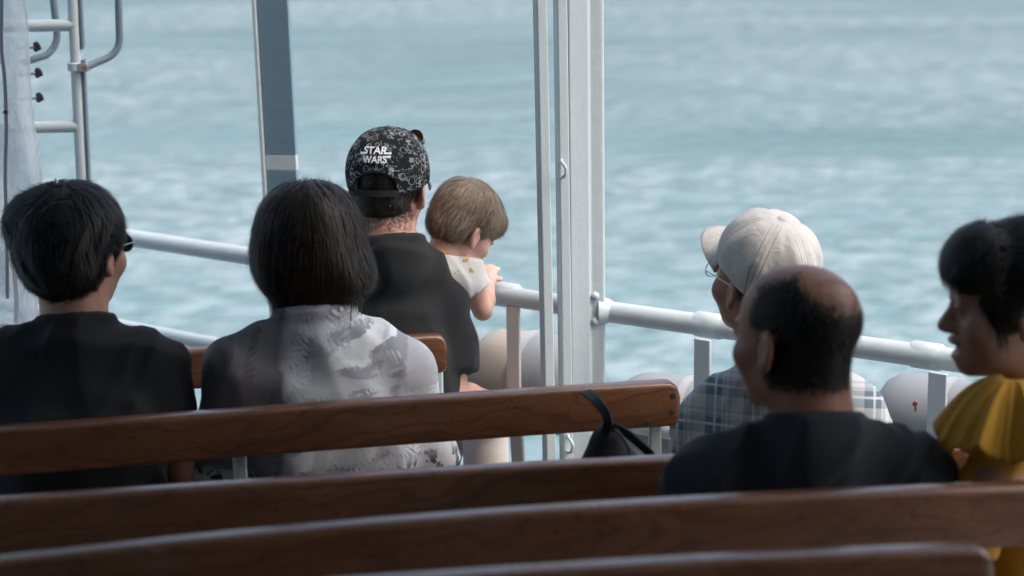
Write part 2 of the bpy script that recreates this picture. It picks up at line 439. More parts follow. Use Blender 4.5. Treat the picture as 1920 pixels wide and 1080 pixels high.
wm = MB(); wm.add([(-4000, -300, WATER_Z), (4000, -300, WATER_Z), (4000, 9000, WATER_Z), (-4000, 9000, WATER_Z)], [(0, 1, 2, 3)])
wo = wm.build('water', m_water(), org=(0, 0, WATER_Z)); tag(wo, kind='structure')

ZR = at(1130, 583, 4.66)[2]                       # height of the top rail's axis
def rail_pt(px, py, z=None): return at_z(px, py, ZR if z is None else z)
RL, RM, RR = rail_pt(237, 445), rail_pt(1130, 583), rail_pt(1800, 677)
def rail_at_x(x):
    if x < RM[0]: a, b = RL, RM
    else: a, b = RM, RR
    return a + (b - a) * (x - a[0]) / (b[0] - a[0])
RDIR = (RR - RL)[:2] / np.linalg.norm((RR - RL)[:2]); ROUT = np.array((-RDIR[1], RDIR[0]))   # outboard direction
edge_l = rail_at_x(-2.6)[:2] + ROUT * .10; edge_r = rail_at_x(2.9)[:2] + ROUT * .10; edge_m = RM[:2] + ROUT * .10
plan = [(-2.6, -2.6), (2.9, -2.6), tuple(edge_r), tuple(edge_m), tuple(edge_l)]
def prism(poly, z0, z1):
    n = len(poly); V = [(x, y, z0) for x, y in poly] + [(x, y, z1) for x, y in poly]
    return MB().add(V, [tuple(range(n))[::-1], tuple(range(n, 2 * n))] + [(i, (i + 1) % n, n + (i + 1) % n, n + i) for i in range(n)])
tag(prism(plan, -.06, 0).build('deck', DECKM), kind='structure')
hull_poly = [(x * .985, y if y < 0 else y - .03) for x, y in plan]
tag(prism(hull_poly, WATER_Z - .4, -.062).build('hull', HULLM), kind='structure')
INSET = .50  # unseen ceiling edge pulled inboard to let more sky light down
re_l = rail_at_x(-2.6)[:2] - ROUT * INSET; re_r = rail_at_x(2.9)[:2] - ROUT * INSET; re_m = RM[:2] - ROUT * INSET
hb = MB()
for a_, b_ in ((rail_at_x(-2.6), RM), (RM, rail_at_x(2.9))):
    a_, b_ = np.array((*a_[:2], 2.68)), np.array((*b_[:2], 2.68)); d_ = (b_ - a_) / np.linalg.norm(b_ - a_); hb.strip([a_, b_], np.array((-d_[1], d_[0], 0)), .16, (0, 0, 1), .10)
for x_ in (-1.9, -.6, .7, 2.0):
    e_ = rail_at_x(x_); a_ = np.array((*(e_[:2] - ROUT * .09), 2.685)); b_ = np.array((*(e_[:2] - ROUT * (INSET - .004)), 2.685)); hb.strip([a_, b_], np.array((*RDIR, 0)), .06, (0, 0, 1), .06)
tag(hb.build('beam', WHITE), kind='structure')  # added out of view to meet the post tops past the cut-back ceiling
tag(prism([(-2.6, -2.6), (2.9, -2.6), tuple(re_r), tuple(re_m), tuple(re_l)], 2.62, 2.72).build('ceiling', CEILM), kind='structure')
wl = MB(); wl.box((-2.5, .2, 1.31), (.06, 5.4, 2.6)); tag(wl.build('shade_wall_port', BULKM), kind='structure')  # unseen, put in to darken the left side
wb = MB(); wb.box((.15, -2.5, 1.31), (5.2, .06, 2.6)); tag(wb.build('shade_wall_aft', BULKM), kind='structure')  # unseen, put in to stop light reaching the backs from behind
ws = MB(); ws.box((2.8, -.6, 1.31), (.06, 3.7, 2.6)); tag(ws.build('shade_wall_starboard', BULKM), kind='structure')  # unseen, added and sized to dim the near benches

# ------------------------------------------------------------------ benches
BS = .25                                           # rows lie slightly oblique to the view
BDIR = np.array((1, BS, 0)) / math.hypot(1, BS); BN = np.array((BS, -1, 0)) / math.hypot(1, BS)   # along the row / towards the viewer
def bench(px_pts, Y0, label, h=.094, t=.040, legs=(.06, .5, .95), round_r=.022, screws=(), x_end=None):
    P = [at_line(px, py, Y0, BS) for px, py in px_pts]
    X = np.array([p[0] for p in P]); Z = np.array([p[2] for p in P]); co = np.polyfit(X, Z, min(3, len(X) - 1))
    x0, x1 = X[0], X[-1]; xs = np.linspace(x0, x1, 90)
    zt = np.polyval(co, xs); base = np.stack([xs, Y0 + BS * xs, zt], 1)
    x_mid = (x0 + x1) / 2; org = np.array((x_mid, Y0 + BS * x_mid, 0.0))
    root = empty('bench', org, label, 'bench', 'varnished wooden benches in rows')
    # board: swept rounded section, corners of both ends rounded too
    s = (xs - x0) / BDIR[0]; L = s[-1]; rr = .010
    s_new = np.concatenate([np.linspace(0, round_r, 7)[:-1], np.linspace(round_r, L - round_r, 90), np.linspace(L - round_r, L, 7)[1:]])
    V = []; F = []; sec = []
    for a in np.linspace(0, math.pi / 2, 4): sec.append((rr - rr * math.cos(a), -(rr - rr * math.sin(a)), 1))             # far top corner
    for a in np.linspace(0, math.pi / 2, 4): sec.append((t - rr + rr * math.sin(a), -(rr - rr * math.cos(a)), 1))           # near top corner
    for a in np.linspace(0, math.pi / 2, 4): sec.append((t - rr + rr * math.cos(a), -(h - rr + rr * math.sin(a)), 0))       # near bottom
    for a in np.linspace(0, math.pi / 2, 4): sec.append((rr - rr * math.sin(a), -(h - rr + rr * math.cos(a)), 0))
    m = len(sec)
    for sv in s_new:
        x = x0 + sv * BDIR[0]; z = np.polyval(co, x); e = min(sv, L - sv)
        dz = 0 if e >= round_r else round_r - math.sqrt(max(0, round_r ** 2 - (round_r - e) ** 2))
        for n_, z_, top in sec:
            zz = z_ - dz * (1 if top else -.6)
            p = np.array((x, Y0 + BS * x, z)) + BN * n_; V.append((p[0], p[1], z + zz))
    for i in range(len(s_new) - 1):
        for k in range(m):
            a, b = i * m + k, i * m + (k + 1) % m; F.append((a, a + m, b + m, b))
    F.append(tuple(range(m))); F.append(tuple(range(len(V) - 1, len(V) - m - 1, -1)))
    o = MB().add(V, F).build('backrest', WOOD, root, smooth=True)
    for dx, dz in screws:                          # screw heads near the board's end
        x = x1 - dx; z = np.polyval(co, x) - dz; p = np.array((x, Y0 + BS * x, z)) + BN * (t + .0006)
        MB().tube([p - BN * .003, p, p + BN * .0006], [.0062, .0062, .0045], 12).build('screw', DARKM, o)
    # seat of slats on the far side, cast legs
    for lf in legs:
        x = x0 + lf * (x1 - x0); z = np.polyval(co, x); p = np.array((x, Y0 + BS * x, 0)) - BN * .010
        mb = MB(); mb.strip([p + (0, 0, .0), p + (0, 0, z - .03)], BDIR, .026, BN, .016)
        q = p - BN * .40
        mb.strip([q, q + (0, 0, .398)], BDIR, .026, BN, .03)
        mb.strip([p + (0, 0, .385) - BN * .010, q + (0, 0, .385) + BN * .016], BDIR, .024, (0, 0, 1), .024)
        mb.build('leg', PALE, root, bevel=.004)
    sb = MB()
    for k in range(7):
        c = np.array((x_mid, Y0 + BS * x_mid, .41)) - BN * (.052 + k * .057)
        sb.box(c, ((x1 - x0) / BDIR[0] - .03, .046, .022), math.atan2(BS, 1))
    sb.build('seat', WOOD, root, bevel=.004)
    return root
bench([(90, 668), (350, 649), (600, 634), (830, 621)], 4.42, 'farthest wooden bench, behind the man in the patterned cap', legs=(.05, .5, .985), h=.090)
bench([(-150, 806), (0, 793), (350, 769), (600, 748.5), (900, 730), (1262, 707)], 3.74, 'bench in front of the bob-haired woman, its rounded end board with screws beside the pillar',
      legs=(.02, .400, .976), h=.091, t=.043, screws=((.014, .026), (.016, .060), (.064, .078)))
bench([(-150, 936), (0, 924), (630, 884), (1260, 847), (1800, 828)], 3.25, 'bench whose thin lit top edge runs below the black backpack', legs=(.03, .5, .97), h=.11)
bench([(-150, 1054), (0, 1037), (480, 985), (700, 965), (1000, 944), (1307, 924), (1560, 911), (1785, 901), (2100, 892)], 2.70,
      'bench with its backrest running behind the balding man and the woman in yellow', legs=(.03, .5, .97), h=.098)
bench([(300, 1102), (560, 1083), (700, 1072), (1000, 1053), (1340, 1032), (1560, 1021), (1838, 1011)], 2.36,
      'nearest bench at the bottom of the photo, its rounded end at the right', legs=(.03, .5, .97), h=.12)

# ------------------------------------------------------------------ rails
def stanchion(rail, top, bottom, curve=.05, w=.040, t=.010, mat=WHITE):
    """flat bar: up from the deck edge, bowed outboard at its foot"""
    top = np.array(top, float); o3 = np.array((*ROUT, 0)); d3 = np.array((*RDIR, 0))
    z1, z0 = top[2], 0.0
    pts = []
    for u in np.linspace(0, 1, 16):
        z = z1 + (z0 - z1) * u; off = -curve * max(0, (u - .25) / .75) ** 1.6
        pts.append(np.array((top[0], top[1], z)) + o3 * off * -1)
    MB().strip(pts, d3, w, o3, t).build('stanchion', mat, rail, bevel=.002)
def collar(rail, p, L=.05, r=.031):
    d = np.array((*RDIR, 0)); pts = [p - d * L * .5, p - d * L * .42, p + d * L * .42, p + d * L * .5]
    MB().tube(pts, [r * .88, r, r, r * .88], 20).build('collar', WHITE, rail, smooth=True)
RAD = .0245
LOWZ = ZR - .272
left = empty('guard_rail', (RL[0], RL[1], 0), 'white tubular guard rail left of the pillar, with an upper and a lower pipe', 'guard rail', 'white guard rails along the deck edge')
pl = rail_at_x(-1.9); pm = RM + np.array((-.055, .0, 0)); pm = rail_at_x(RM[0] - .03)
MB().tube(list(np.linspace(pl, pm, 24)), RAD, 20).build('top_rail', WHITE, left, smooth=True)
lo0, lo1 = at_z(290, 613, LOWZ), at_z(440, 646, LOWZ)
low = lambda x: np.array((x, *(lo0 + (lo1 - lo0) * (x - lo0[0]) / (lo1[0] - lo0[0]))[1:]))
lowL = rail_at_x(-1.9).copy(); lowL[2] = LOWZ; lowM = pm.copy(); lowM[2] = LOWZ
MB().tube(list(np.linspace(lowL, lowM, 24)), .021, 18).build('lower_rail', WHITE, left, smooth=True)
sp = rail_pt(962, 560); collar(left, rail_pt(950, 553), .07); stanchion(left, sp - (0, 0, .02), None, .07, w=.038, mat=WARMW)  # this bar's warm tint stands for light bounced off the wood
stanchion(left, rail_at_x(-.58) - (0, 0, .02), None, .05); stanchion(left, rail_at_x(-1.5) - (0, 0, .02), None, .05)
right = empty('guard_rail', (RM[0], RM[1], 0), 'thick white guard rail running right from the pillar behind the men', 'guard rail', 'white guard rails along the deck edge')
q0 = rail_at_x(RM[0] + .01); q1 = rail_at_x(2.7)
MB().tube(list(np.linspace(q0, q1, 24)), RAD + .001, 20).build('top_rail', WHITE, right, smooth=True)
l0 = q0.copy(); l0[2] = LOWZ; l1 = q1.copy(); l1[2] = LOWZ
MB().tube(list(np.linspace(l0, l1, 24)), .021, 18).build('lower_rail', WHITE, right, smooth=True)
for px, py in ((1330, 610), (1738, 667)):
    collar(right, rail_pt(px, py), .075, .030)
for px, py in ((1318, 620), (1760, 682)):
    stanchion(right, rail_pt(px, py) - (0, 0, .02), None, .05, w=.043)
stanchion(right, rail_at_x(2.0) - (0, 0, .02), None, .05)

# ------------------------------------------------------------------ pillar and bars beside it
def vpole(px_top, py_top, px_bot, py_bot, Y, z1, z0):
    a, b = at(px_top, py_top, Y), at(px_bot, py_bot, Y); d = (b - a) / (b[2] - a[2])
    return a + d * (z1 - a[2]), a + d * (z0 - a[2])
ZT = 2.619
def pillar():
    Y = 4.62; a, b = vpole(1097, 0, 1102, 710, Y, ZT, .002)
    root = empty('pillar', b * (1, 1, 0), 'wide white painted steel pillar at the deck edge with rounded channel section and bolts', 'pillar')
    V = []; F = []
    # channel section facing the viewer: flange lip | web with soft corner | right flange turning away
    S = .00128
    sec = [(-.0415, .006), (-.0405, .001), (-.038, -.001), (-.035, -.0012), (-.0335, .0), (.004, .0005), (.0065, .002), (.0085, .006), (.0105, .0085), (.014, .009), (.036, .0095), (.0405, .0105), (.043, .013), (.0435, .018), (.044, .045), (-.0415, .045)]
    for p in (b, a):
        for x, y in sec: V.append((p[0] + x, p[1] + y, p[2]))
    m = len(sec)
    n_seg = 1
    for k in range(m): F.append((k, (k + 1) % m, m + (k + 1) % m, m + k))
    F += [tuple(range(m))[::-1], tuple(range(m, 2 * m))]
    MB().add(V, F).build('column', WHITE, root, smooth=True)
    for py in (555, 602):
        c = at(1116, py, Y + .008); MB().tube([c + (0, .012, 0), c + (0, -.004, 0), c + (0, -.008, 0), c + (0, -.010, 0)], [.0095, .0095, .0075, .003], 14).build('bolt', WHITE, root, smooth=True)
    c = at(1131, 583, Y + .03); MB().tube([c + (-.012, 0, 0), c + (.006, 0, 0), c + (.022, 0, 0)], [.036, .032, .0255], 18).build('weld', WHITE, root, smooth=True)
    f = MB(); f.box((b[0], b[1] + .02, .012), (.14, .14, .02)); f.build('base_plate', WHITE, root, bevel=.004)
pillar()
def square_bar(px, py, px2, py2, Y, label, w=.0245, d=.034, rot=.30, eyes=()):
    a, b = vpole(px, py, px2, py2, Y, ZT, .002); root = empty('steel_bar', b * (1, 1, 0), label, 'steel bar', 'square white bars beside the pillar')
    u = np.array((math.cos(rot), math.sin(rot), 0)); v = np.array((-math.sin(rot), math.cos(rot), 0))
    MB().strip(list(np.linspace(b, a, 30)), u, w, v, d).build('bar', WHITE, root, bevel=.003)
    for px_, py_ in eyes:
        c = at(px_, py_, Y - .03); pts = [c + np.array((-.004, .012, .020)), c + np.array((-.003, -.004, .018)), c + np.array((.004, -.014, .010)), c + np.array((.006, -.016, 0)), c + np.array((.003, -.014, -.012)), c + np.array((-.004, -.003, -.018)), c + np.array((-.005, .012, -.020))]
        MB().tube(catmull(pts, 5), .0038, 10).build('hook', WHITE, root, smooth=True)
square_bar(1012, 0, 1027, 720, 4.50, 'thin white square bar left of its twin, a little apart from the pillar')
square_bar(1050, 0, 1060, 720, 4.52, 'white square bar right against the pillar, with two small hooks on its face', eyes=((1056, 318), (1069, 834)))

# grey flat davit bar with a white band
def flat_bar():
    Y = 5.22
    a, b = at(503, -160, Y), at(531, 345, Y); d = (b - a) / (b[2] - a[2]); top = a + d * (ZT - .002 - a[2]); bot = a + d * (.002 - a[2])
    zb0, zb1 = at(525, 318, Y)[2], at(525, 290, Y)[2]
    root = empty('support_bar', bot, 'broad grey painted flat bar with one white band, behind the bob-haired woman', 'support bar')
    root.location = bot * (1, 1, 0)
    wd = np.array((.985, -.17, 0)); td = np.array((.17, .985, 0))
    P = lambda z: a + d * (z - a[2])
    w = .083
    MB().strip([P(.002), P(zb0 - .0005)], wd, w, td, .02).build('lower_bar', GREYP, root, bevel=.002)
    MB().strip([P(zb0), P(zb1)], wd, w, td, .02).build('white_band', WHITE, root, bevel=.001)
    MB().strip([P(zb1 + .0005), P(ZT - .002)], wd, w, td, .02).build('upper_bar', GREYP, root, bevel=.002)
    MB().strip([P(.002) - wd * (w / 2 + .0065) - td * .004, P(ZT - .002) - wd * (w / 2 + .0065) - td * .004], wd, .010, td, .03).build('edge_strip', WHITE, root, bevel=.002)
flat_bar()

# ladder, bent pipes and clips at the left
def ladder():
    Y = 5.05; a, b = vpole(137, 0, 153, 330, Y, ZT, .002); root = empty('ladder', b * (1, 1, 0), 'white tubular ladder frame with two rungs at the left edge', 'ladder')
    MB().tube(list(np.linspace(b, a, 30)), .0145, 18).build('upright', WHITE, root, smooth=True)
    for py in (47, 237):
        r = at(140 if py < 100 else 146, py, Y); MB().tube([r, r + np.array((-.30, -.02, .0))], .0155, 16).build('rung', WHITE, root, smooth=True)
    c = b - np.array((.30, .02, 0)); e = a - np.array((.30, .02, 0))
    MB().tube([c, e], .0145, 18).build('upright', WHITE, root, smooth=True)
    s0, s1 = b + np.array((.0185, .004, 0)), a + np.array((.0185, .004, 0))
    MB().strip([s0, s0 + (s1 - s0) * .52], (1, 0, 0), .006, (0, 1, 0), .024).build('edge_strip', PIPEG, root)
    MB().strip([s0 + (s1 - s0) * .53, s1], (1, 0, 0), .006, (0, 1, 0), .024).build('edge_strip', PIPEG, root)
    k = at(141, 125, Y); ax = (a - b) / np.linalg.norm(a - b)
    cl = MB().tube([k - ax * .011, k - ax * .009, k + ax * .009, k + ax * .011], [.017, .0195, .0195, .017], 18).build('clamp', WHITE, root, smooth=True)
    p = at(158, 126, Y - .01); m = MB(); m.box(p, (.026, .024, .020), -.2); m.build('clamp_block', STEEL, cl, bevel=.002)
    m = MB(); m.box(p + (.001, -.0135, 0), (.011, .006, .010), -.2); m.build('bolt', BRASS, cl, bevel=.001)
    m = MB(); m.tube([p + (.012, 0, 0), p + (.034, .0, .003)], .0028, 8); m.build('bolt', STEEL, cl)
ladder()
def bent_pipe(pts, label, r=.0095, Y=5.12):
    P = [at(px, py, Y + dy) for px, py, dy in pts]; root = empty('bent_pipe', np.array((P[-1][0], P[-1][1], P[-1][2])), label, 'bent pipe', 'grey bent pipes by the ladder')
    top = P[0].copy(); d = (P[0] - P[1]) / (P[0] - P[1])[2]; top = P[0] + d * (ZT - P[0][2])
    path = [top, P[0], P[1]] + list(arc(P[1], P[2], P[3], 12))[1:] + [P[4]]
    MB().tube(path, r, 16).build('pipe', PIPEG, root, smooth=True)
bent_pipe([(222, 0, 0), (224, 70, 0), (224, 100, 0), (196, 111, -.02), (168, 123, -.04)], 'grey bent pipe right of the ladder, clamped to its upright')
bent_pipe([(100, 0, .1), (107, 62, .1), (108, 88, .1), (86, 104, .08), (40, 118, .05)], 'grey bent pipe behind the ladder rung, half hidden by the clear curtain')
def clip(px, py, label, n=2):
    c = at(px, py, 5.0); root = empty('clip', c, label, 'clip', 'small dark clips at the curtain edge')
    m = MB(); m.tube([c + (-.05, .0, -.002), c + (.004, 0, 0)], .0035, 8); m.build('shank', STEEL, root)
    m = MB()
    for k in range(n): m.tube([c + (.0, .006, .008 - k * .012), c + (.0, -.006, .008 - k * .012)], .0068, 10)
    m.tube([c + (.006, 0, .008), c + (.010, 0, -.006)], .004, 8); m.build('knob', DARKM, root, smooth=True)
clip(68, 89, 'uppermost small dark clip beside the curtain edge'); clip(71, 138, 'small dark clip below the left bent pipe, second from the top'); clip(73, 184, 'lowest small dark clip beside the curtain edge', 2)

# clear plastic weather curtain
def m_plastic():
    k = N('clear_plastic'); v = k.coords((1, 1, .35))
    k.set(Roughness=.28); k.b.inputs['Base Color'].default_value = (.86, .89, .91, 1); k.b.inputs['Specular IOR Level'].default_value = .5
    k.bump(k.noise(v, 16, 4, .6, 1.2), .9, .02)
    tr = k.n('BsdfTransparent'); tl = k.n('BsdfTranslucent'); tl.inputs[0].default_value = (.92, .95, .97, 1)
    mx = k.n('MixShader'); mx.inputs[0].default_value = .5; k.l(k.b.outputs[0], mx.inputs[1]); k.l(tl.outputs[0], mx.inputs[2])
    m2 = k.n('MixShader'); k.l(k.ramp(k.noise(v, 9, 5, .65, 1.5), [(.36, .30), (.66, .86)]), m2.inputs[0]); k.l(tr.outputs[0], m2.inputs[1]); k.l(mx.outputs[0], m2.inputs[2])
    k.l(m2.outputs[0], k.out.inputs[0]); return k.m
def curtain():
    Y = 4.75; V = []; F = []; nx, nz = 40, 60; root = None
    zt, zb = 2.61, at(40, 618, Y)[2]
    xr = lambda z: np.interp(z, [at(74, 610, Y)[2], at(78, 330, Y)[2], at(66, 200, Y)[2], at(50, 0, Y)[2]], [at(71, 610, Y)[0], at(79, 330, Y)[0], at(68, 200, Y)[0], at(50, 0, Y)[0]])
    for j in range(nz + 1):
        z = zb + (zt - zb) * j / nz; x1 = xr(z); x0 = -2.3
        for i in range(nx + 1):
            u = i / nx; x = x0 + (x1 - x0) * u ** .6; y = Y + .012 * math.sin(z * 17 + x * 31 + 2 * math.sin(x * 19)) * u + .02 * math.sin(x * 46 + .8 * math.sin(z * 4)) * (.5 + .5 * u) + .012 * math.sin(x * 23 + z * 9) + .12 * (1 - u)
            V.append((x, y, z))
    for j in range(nz):
        for i in range(nx): a = j * (nx + 1) + i; F.append((a, a + 1, a + nx + 2, a + nx + 1))
    root = empty('plastic_curtain', (-1.6, Y, zb), 'clear plastic weather curtain hanging at the left edge', 'curtain')
    o = MB().add(V, F).build('sheet', m_plastic(), root, smooth=True); so = o.modifiers.new('thick', 'SOLIDIFY'); so.thickness = .0012
    SEAM = m_simple('seam_tape', (.26, .29, .34), .5)
    def follow(pxs, w, mat, name, dy=-.03):
        P = catmull([at(px, py, Y + dy) for px, py in pxs], 6)
        return MB().strip(P, (1, 0, 0), w, (0, 1, 0), .003).build(name, mat, root)
    s = follow([(1, -60), (3, 0), (3, 90), (9, 150), (12, 240), (10, 330), (13, 450), (14, 560)], .0085, SEAM, 'seam')
    c = at(11, 210, Y - .035); MB().tube([c + (0, .004, 0), c + (0, -.002, 0)], .006, 12).build('eyelet', BRASS, s)
    HEM = m_simple('hem_tape', (.62, .66, .69), .5)
    follow([(28, 400), (26, 480), (31, 560), (30, 612)], .012, HEM, 'hem', -.025)
    P = [at(-40, 608, Y - .03), at(0, 609, Y - .03), at(40, 611, Y - .03)]; MB().strip(P, (0, 0, 1), .008, (0, 1, 0), .004).build('hem', HEM, root)
curtain()

# white floats hung outboard of the rail
def float_canister(px, py, dist_out, r, L, label, rot=0, mats=(FLOAT, FLOAT), flat=.92):
    base = rail_pt(px, 583 + (px - 1130) * .142); z = None
    c = at(px, py, base[1] + dist_out); root = empty('float', c, label, 'float', 'white floats hung outside the rail')
    d = np.array((*RDIR, 0)); ca, sa = math.cos(rot), math.sin(rot); d = np.array((d[0] * ca - d[1] * sa, d[0] * sa + d[1] * ca, 0))
    for sgn, mt in ((-1, mats[0]), (1, mats[1])):
        prof = [(0.012, r * .99), (.02, r), (L * .22, r), (L * .30, r * .985), (L * .36, r * .93), (L * .42, r * .80), (L * .465, r * .55), (L * .49, r * .28), (L * .5, .012)]
        MB().tube([c + d * sgn * a for a, _ in prof], [b for _, b in prof], 40).build('shell', mt, root, smooth=True)
    MB().tube([c - d * .0115, c - d * .011, c + d * .011, c + d * .0115], [r * .9, r * 1.035, r * 1.035, r * .9], 40).build('seam_band', m_simple('rim_plastic', (.36, .37, .39), .4), root, smooth=True)
    return root, c, d
FLOAT_BOUNCE = m_simple('float_warm_bounce', (.38, .33, .28), .4, .08, 5, .12)  # float plastic with warm reflected light painted into its colour
float_canister(1000, 716, .15, .128, .34, 'white rounded float half behind the first stanchion left of the pillar', mats=(FLOAT_BOUNCE, FLOAT), rot=.1)
fr, fc, fd = float_canister(1783, 790, .17, .098, .36, 'white float with a small red mark, below the rail left of the woman', rot=.0)
p = at(1715, 760, fc[1] - .105)
float_canister(1296, 790, .17, .11, .40, 'grey-white float in the gap between the bench end and the plaid shirt', rot=.1)
RED = m_simple('red_ink', (.22, .03, .03), .6)
mk = MB(); d3 = fd
pp = at(1715, 757, fc[1] - .09)
mk.tube([pp, pp + (0, -.004, 0)], .0055, 14); mk.strip([pp + (.001, -.002, -.004), pp + (.002, -.002, -.017)], (1, 0, 0), .0045, (0, 1, 0), .004); mk.build('red_mark', RED, fr)
def bollard():
    Y = 4.34; c = at(911, 850, Y); r = .052; root = empty('bollard', (c[0], c[1], 0), 'short white round bollard seen below the bench between the shirt hem and the bars', 'bollard')
    zt = at(911, 770, Y)[2]
    MB().tube([(c[0], c[1], 0.001), (c[0], c[1], zt - .05), (c[0], c[1], zt - .045)], [r, r, r], 32).build('post', WARMW, root, smooth=True)
    MB().tube([(c[0], c[1], zt - .044), (c[0], c[1], zt - .03), (c[0], c[1], zt - .008), (c[0], c[1], zt)], [r * 1.1, r * 1.14, r * 1.1, r * .9], 32).build('cap', WARMW, root, smooth=True)
bollard()

# backpack on the third seat
def backpack():
    Y = 3.46; seat = .423; top = at(1140, 797, Y); c = np.array((at(1158, 850, Y)[0], Y, seat)); H = top[2] - seat
    root = empty('backpack', c, 'black backpack with its straps up, standing on the seat behind the screwed bench end', 'backpack')
    F = Field(c + (-.16, -.13, -.02), c + (.16, .13, H + .05), .006)
    F.rc(c + (.005, 0, .11), c + (.0, 0, H - .14), .100, .086, .02, sq=((0, 1, 0), .75)); F.rc(c + (0, 0, H - .16), c + (-.016, 0, H - .034), .085, .030, .03, sq=((0, 1, 0), .8))
    F.el(c + (0, -.06, .13), (.075, .045, .10), k=.012)
    F.plane(c + (0, 0, .002), (0, 0, -1), .01); F.warp(folds(5, amp=.003))
    P, Q = F.mesh(); np_mesh('bag', P, Q, BAGM, root, org=world_loc(root))
    def strap(pts, w, wd, name, t=.005):
        P = catmull([at(px, py, y) for px, py, y in pts], 8); T = np.gradient(np.array(P), axis=0); T /= np.linalg.norm(T, axis=1, keepdims=True)
        td = np.cross(T, np.array(wd)); td /= np.linalg.norm(td, axis=1, keepdims=True); wv = np.cross(td, T)
        MB().strip(P, wv, w, td, t).build(name, BAGM, root, bevel=.001, smooth=True)
    strap([(1135, 812, 3.44), (1140, 790, 3.43), (1133, 770, 3.44), (1115, 750, 3.47), (1099, 735, 3.52), (1108, 738, 3.555), (1126, 758, 3.55), (1139, 782, 3.53), (1145, 806, 3.50)], .017, (1, -.5, .35), 'strap', .006)
    strap([(1143, 800, 3.44), (1165, 806, 3.41), (1190, 824, 3.40), (1218, 850, 3.40), (1240, 880, 3.42)], .015, (.55, -.2, .8), 'strap', .007)
    z = catmull([at(px, py, 3.375) for px, py in ((1153, 806), (1163, 815), (1176, 835), (1183, 860))], 6); MB().tube(z, .0025, 8).build('zip', DARKM, root, smooth=True)
backpack()

# ------------------------------------------------------------------ people
def head(F, C, R, s=1.0, N_=None, neck=.056, open_mouth=False, child=False, ear_out=22):
    W = lambda p: C + R @ (np.array(p, float) * s)
    def el(p, r, k=.02, cut=False, RR=None): F.el(W(p), np.array(r) * s, R if RR is None else RR, k * s, cut)
    el((0, -.018, .035), (.077, .096, .081)); el((0, .030, .030), (.066, .060, .066), .03)
    el((0, .034, -.035), (.061, .058, .070), .03)
    el((0, .028, -.074), (.051 if not child else .048, .055, .038), .03)
    el((0, .073 if not child else .062, -.099 if not child else -.088), (.022, .019, .018), .03)
    for sx in (-1, 1):
        el((sx * .044, .062, -.030), (.024, .022, .022), .025)
        el((sx * .010, .100, -.037), (.0085, .009, .008), .008)
    nz = .112 if not child else .104
    F.rc(W((0, .092, .004)), W((0, nz, -.033)), .0075 * s, .0115 * s, .012 * s)
    el((0, .088, .019), (.050, .012, .009), .015)
    for sx in (-1, 1):
        el((sx * .032, .101, .001), (.016, .012, .0095), .012, True); el((sx * .032, .083, .001), (.0135, .013, .0125), .004)
        el((sx * .032, .0945, .006), (.015, .005, .004), .006)
    lo = -.012 if open_mouth else 0
    el((0, .0965, -.058), (.023, .0105, .0068), .008); el((0, .0925, -.073 + lo), (.019, .010, .0065), .008)
    el((0, .108, -.0655 + lo * .5), (.021, .016, .0022 if not open_mouth else .0075), .003, True)
    for sx in (-1, 1):
        Q = R @ rotm(-sx * (90 - ear_out - 62)) if False else R @ rotm(sx * ear_out, 0, 0) @ rotm(0, -14)
        el((sx * .083, -.012, -.012), (.0075, .020, .031), .010, RR=Q)
        el((sx * .080, -.004, -.036), (.0075, .010, .012), .010, RR=Q)
        el((sx * .0905, -.006, -.008), (.0065, .0115, .018), .006, True, Q)
        F.rc(W((sx * .081, .004, -.010)), W((sx * .081, .002, -.018)), .005 * s, .005 * s, .006 * s)
    if N_ is not None:
        F.rc(W((0, -.022, -.055)), N_, neck * s * 1.0, neck * s * 1.06, .028 * s, sq=None)
        F.rc(W((0, -.045, -.02)), N_ + np.array((0, 0, .02)), neck * s * .75, neck * s * .8, .02)

def hand(F, wrist, d, palm, s=1.0, side=1, curl=.5):
    """palm with five fingers; d points along the hand, palm is the way the palm faces"""
    d = np.array(d, float); d /= np.linalg.norm(d); palm = np.array(palm, float); palm -= d * (palm @ d); palm /= np.linalg.norm(palm); u = np.cross(d, palm) * side
    w = np.array(wrist, float); k0 = w + d * .045 * s
    F.rc(w, k0 + d * .03 * s, .022 * s, .030 * s, .015 * s, sq=(palm, .45))
    for i, (o, L) in enumerate(((-.027, .062), (-.009, .072), (.009, .068), (.026, .054))):
        a = k0 + d * .032 * s + u * o * s; r = .0078 * s; dd = d.copy()
        for j, f in enumerate((.45, .32, .23)):
            an = curl * (.5 + .55 * j); dd = d * math.cos(an) + palm * math.sin(an); b = a + dd * L * f * s
            F.rc(a, b, r, r * .93, .004 * s); a = b; r *= .93
    t = w + d * .02 * s - u * .024 * s; t2 = t + (d * .6 - u * .55 + palm * .4) * .034 * s; t3 = t2 + (d * .85 + palm * .4) * .026 * s
    F.rc(t, t2, .012 * s, .0095 * s, .01 * s); F.rc(t2, t3, .0092 * s, .0078 * s, .004 * s)

def seg(a, b, t): return np.array(a) + (np.array(b) - np.array(a)) * t

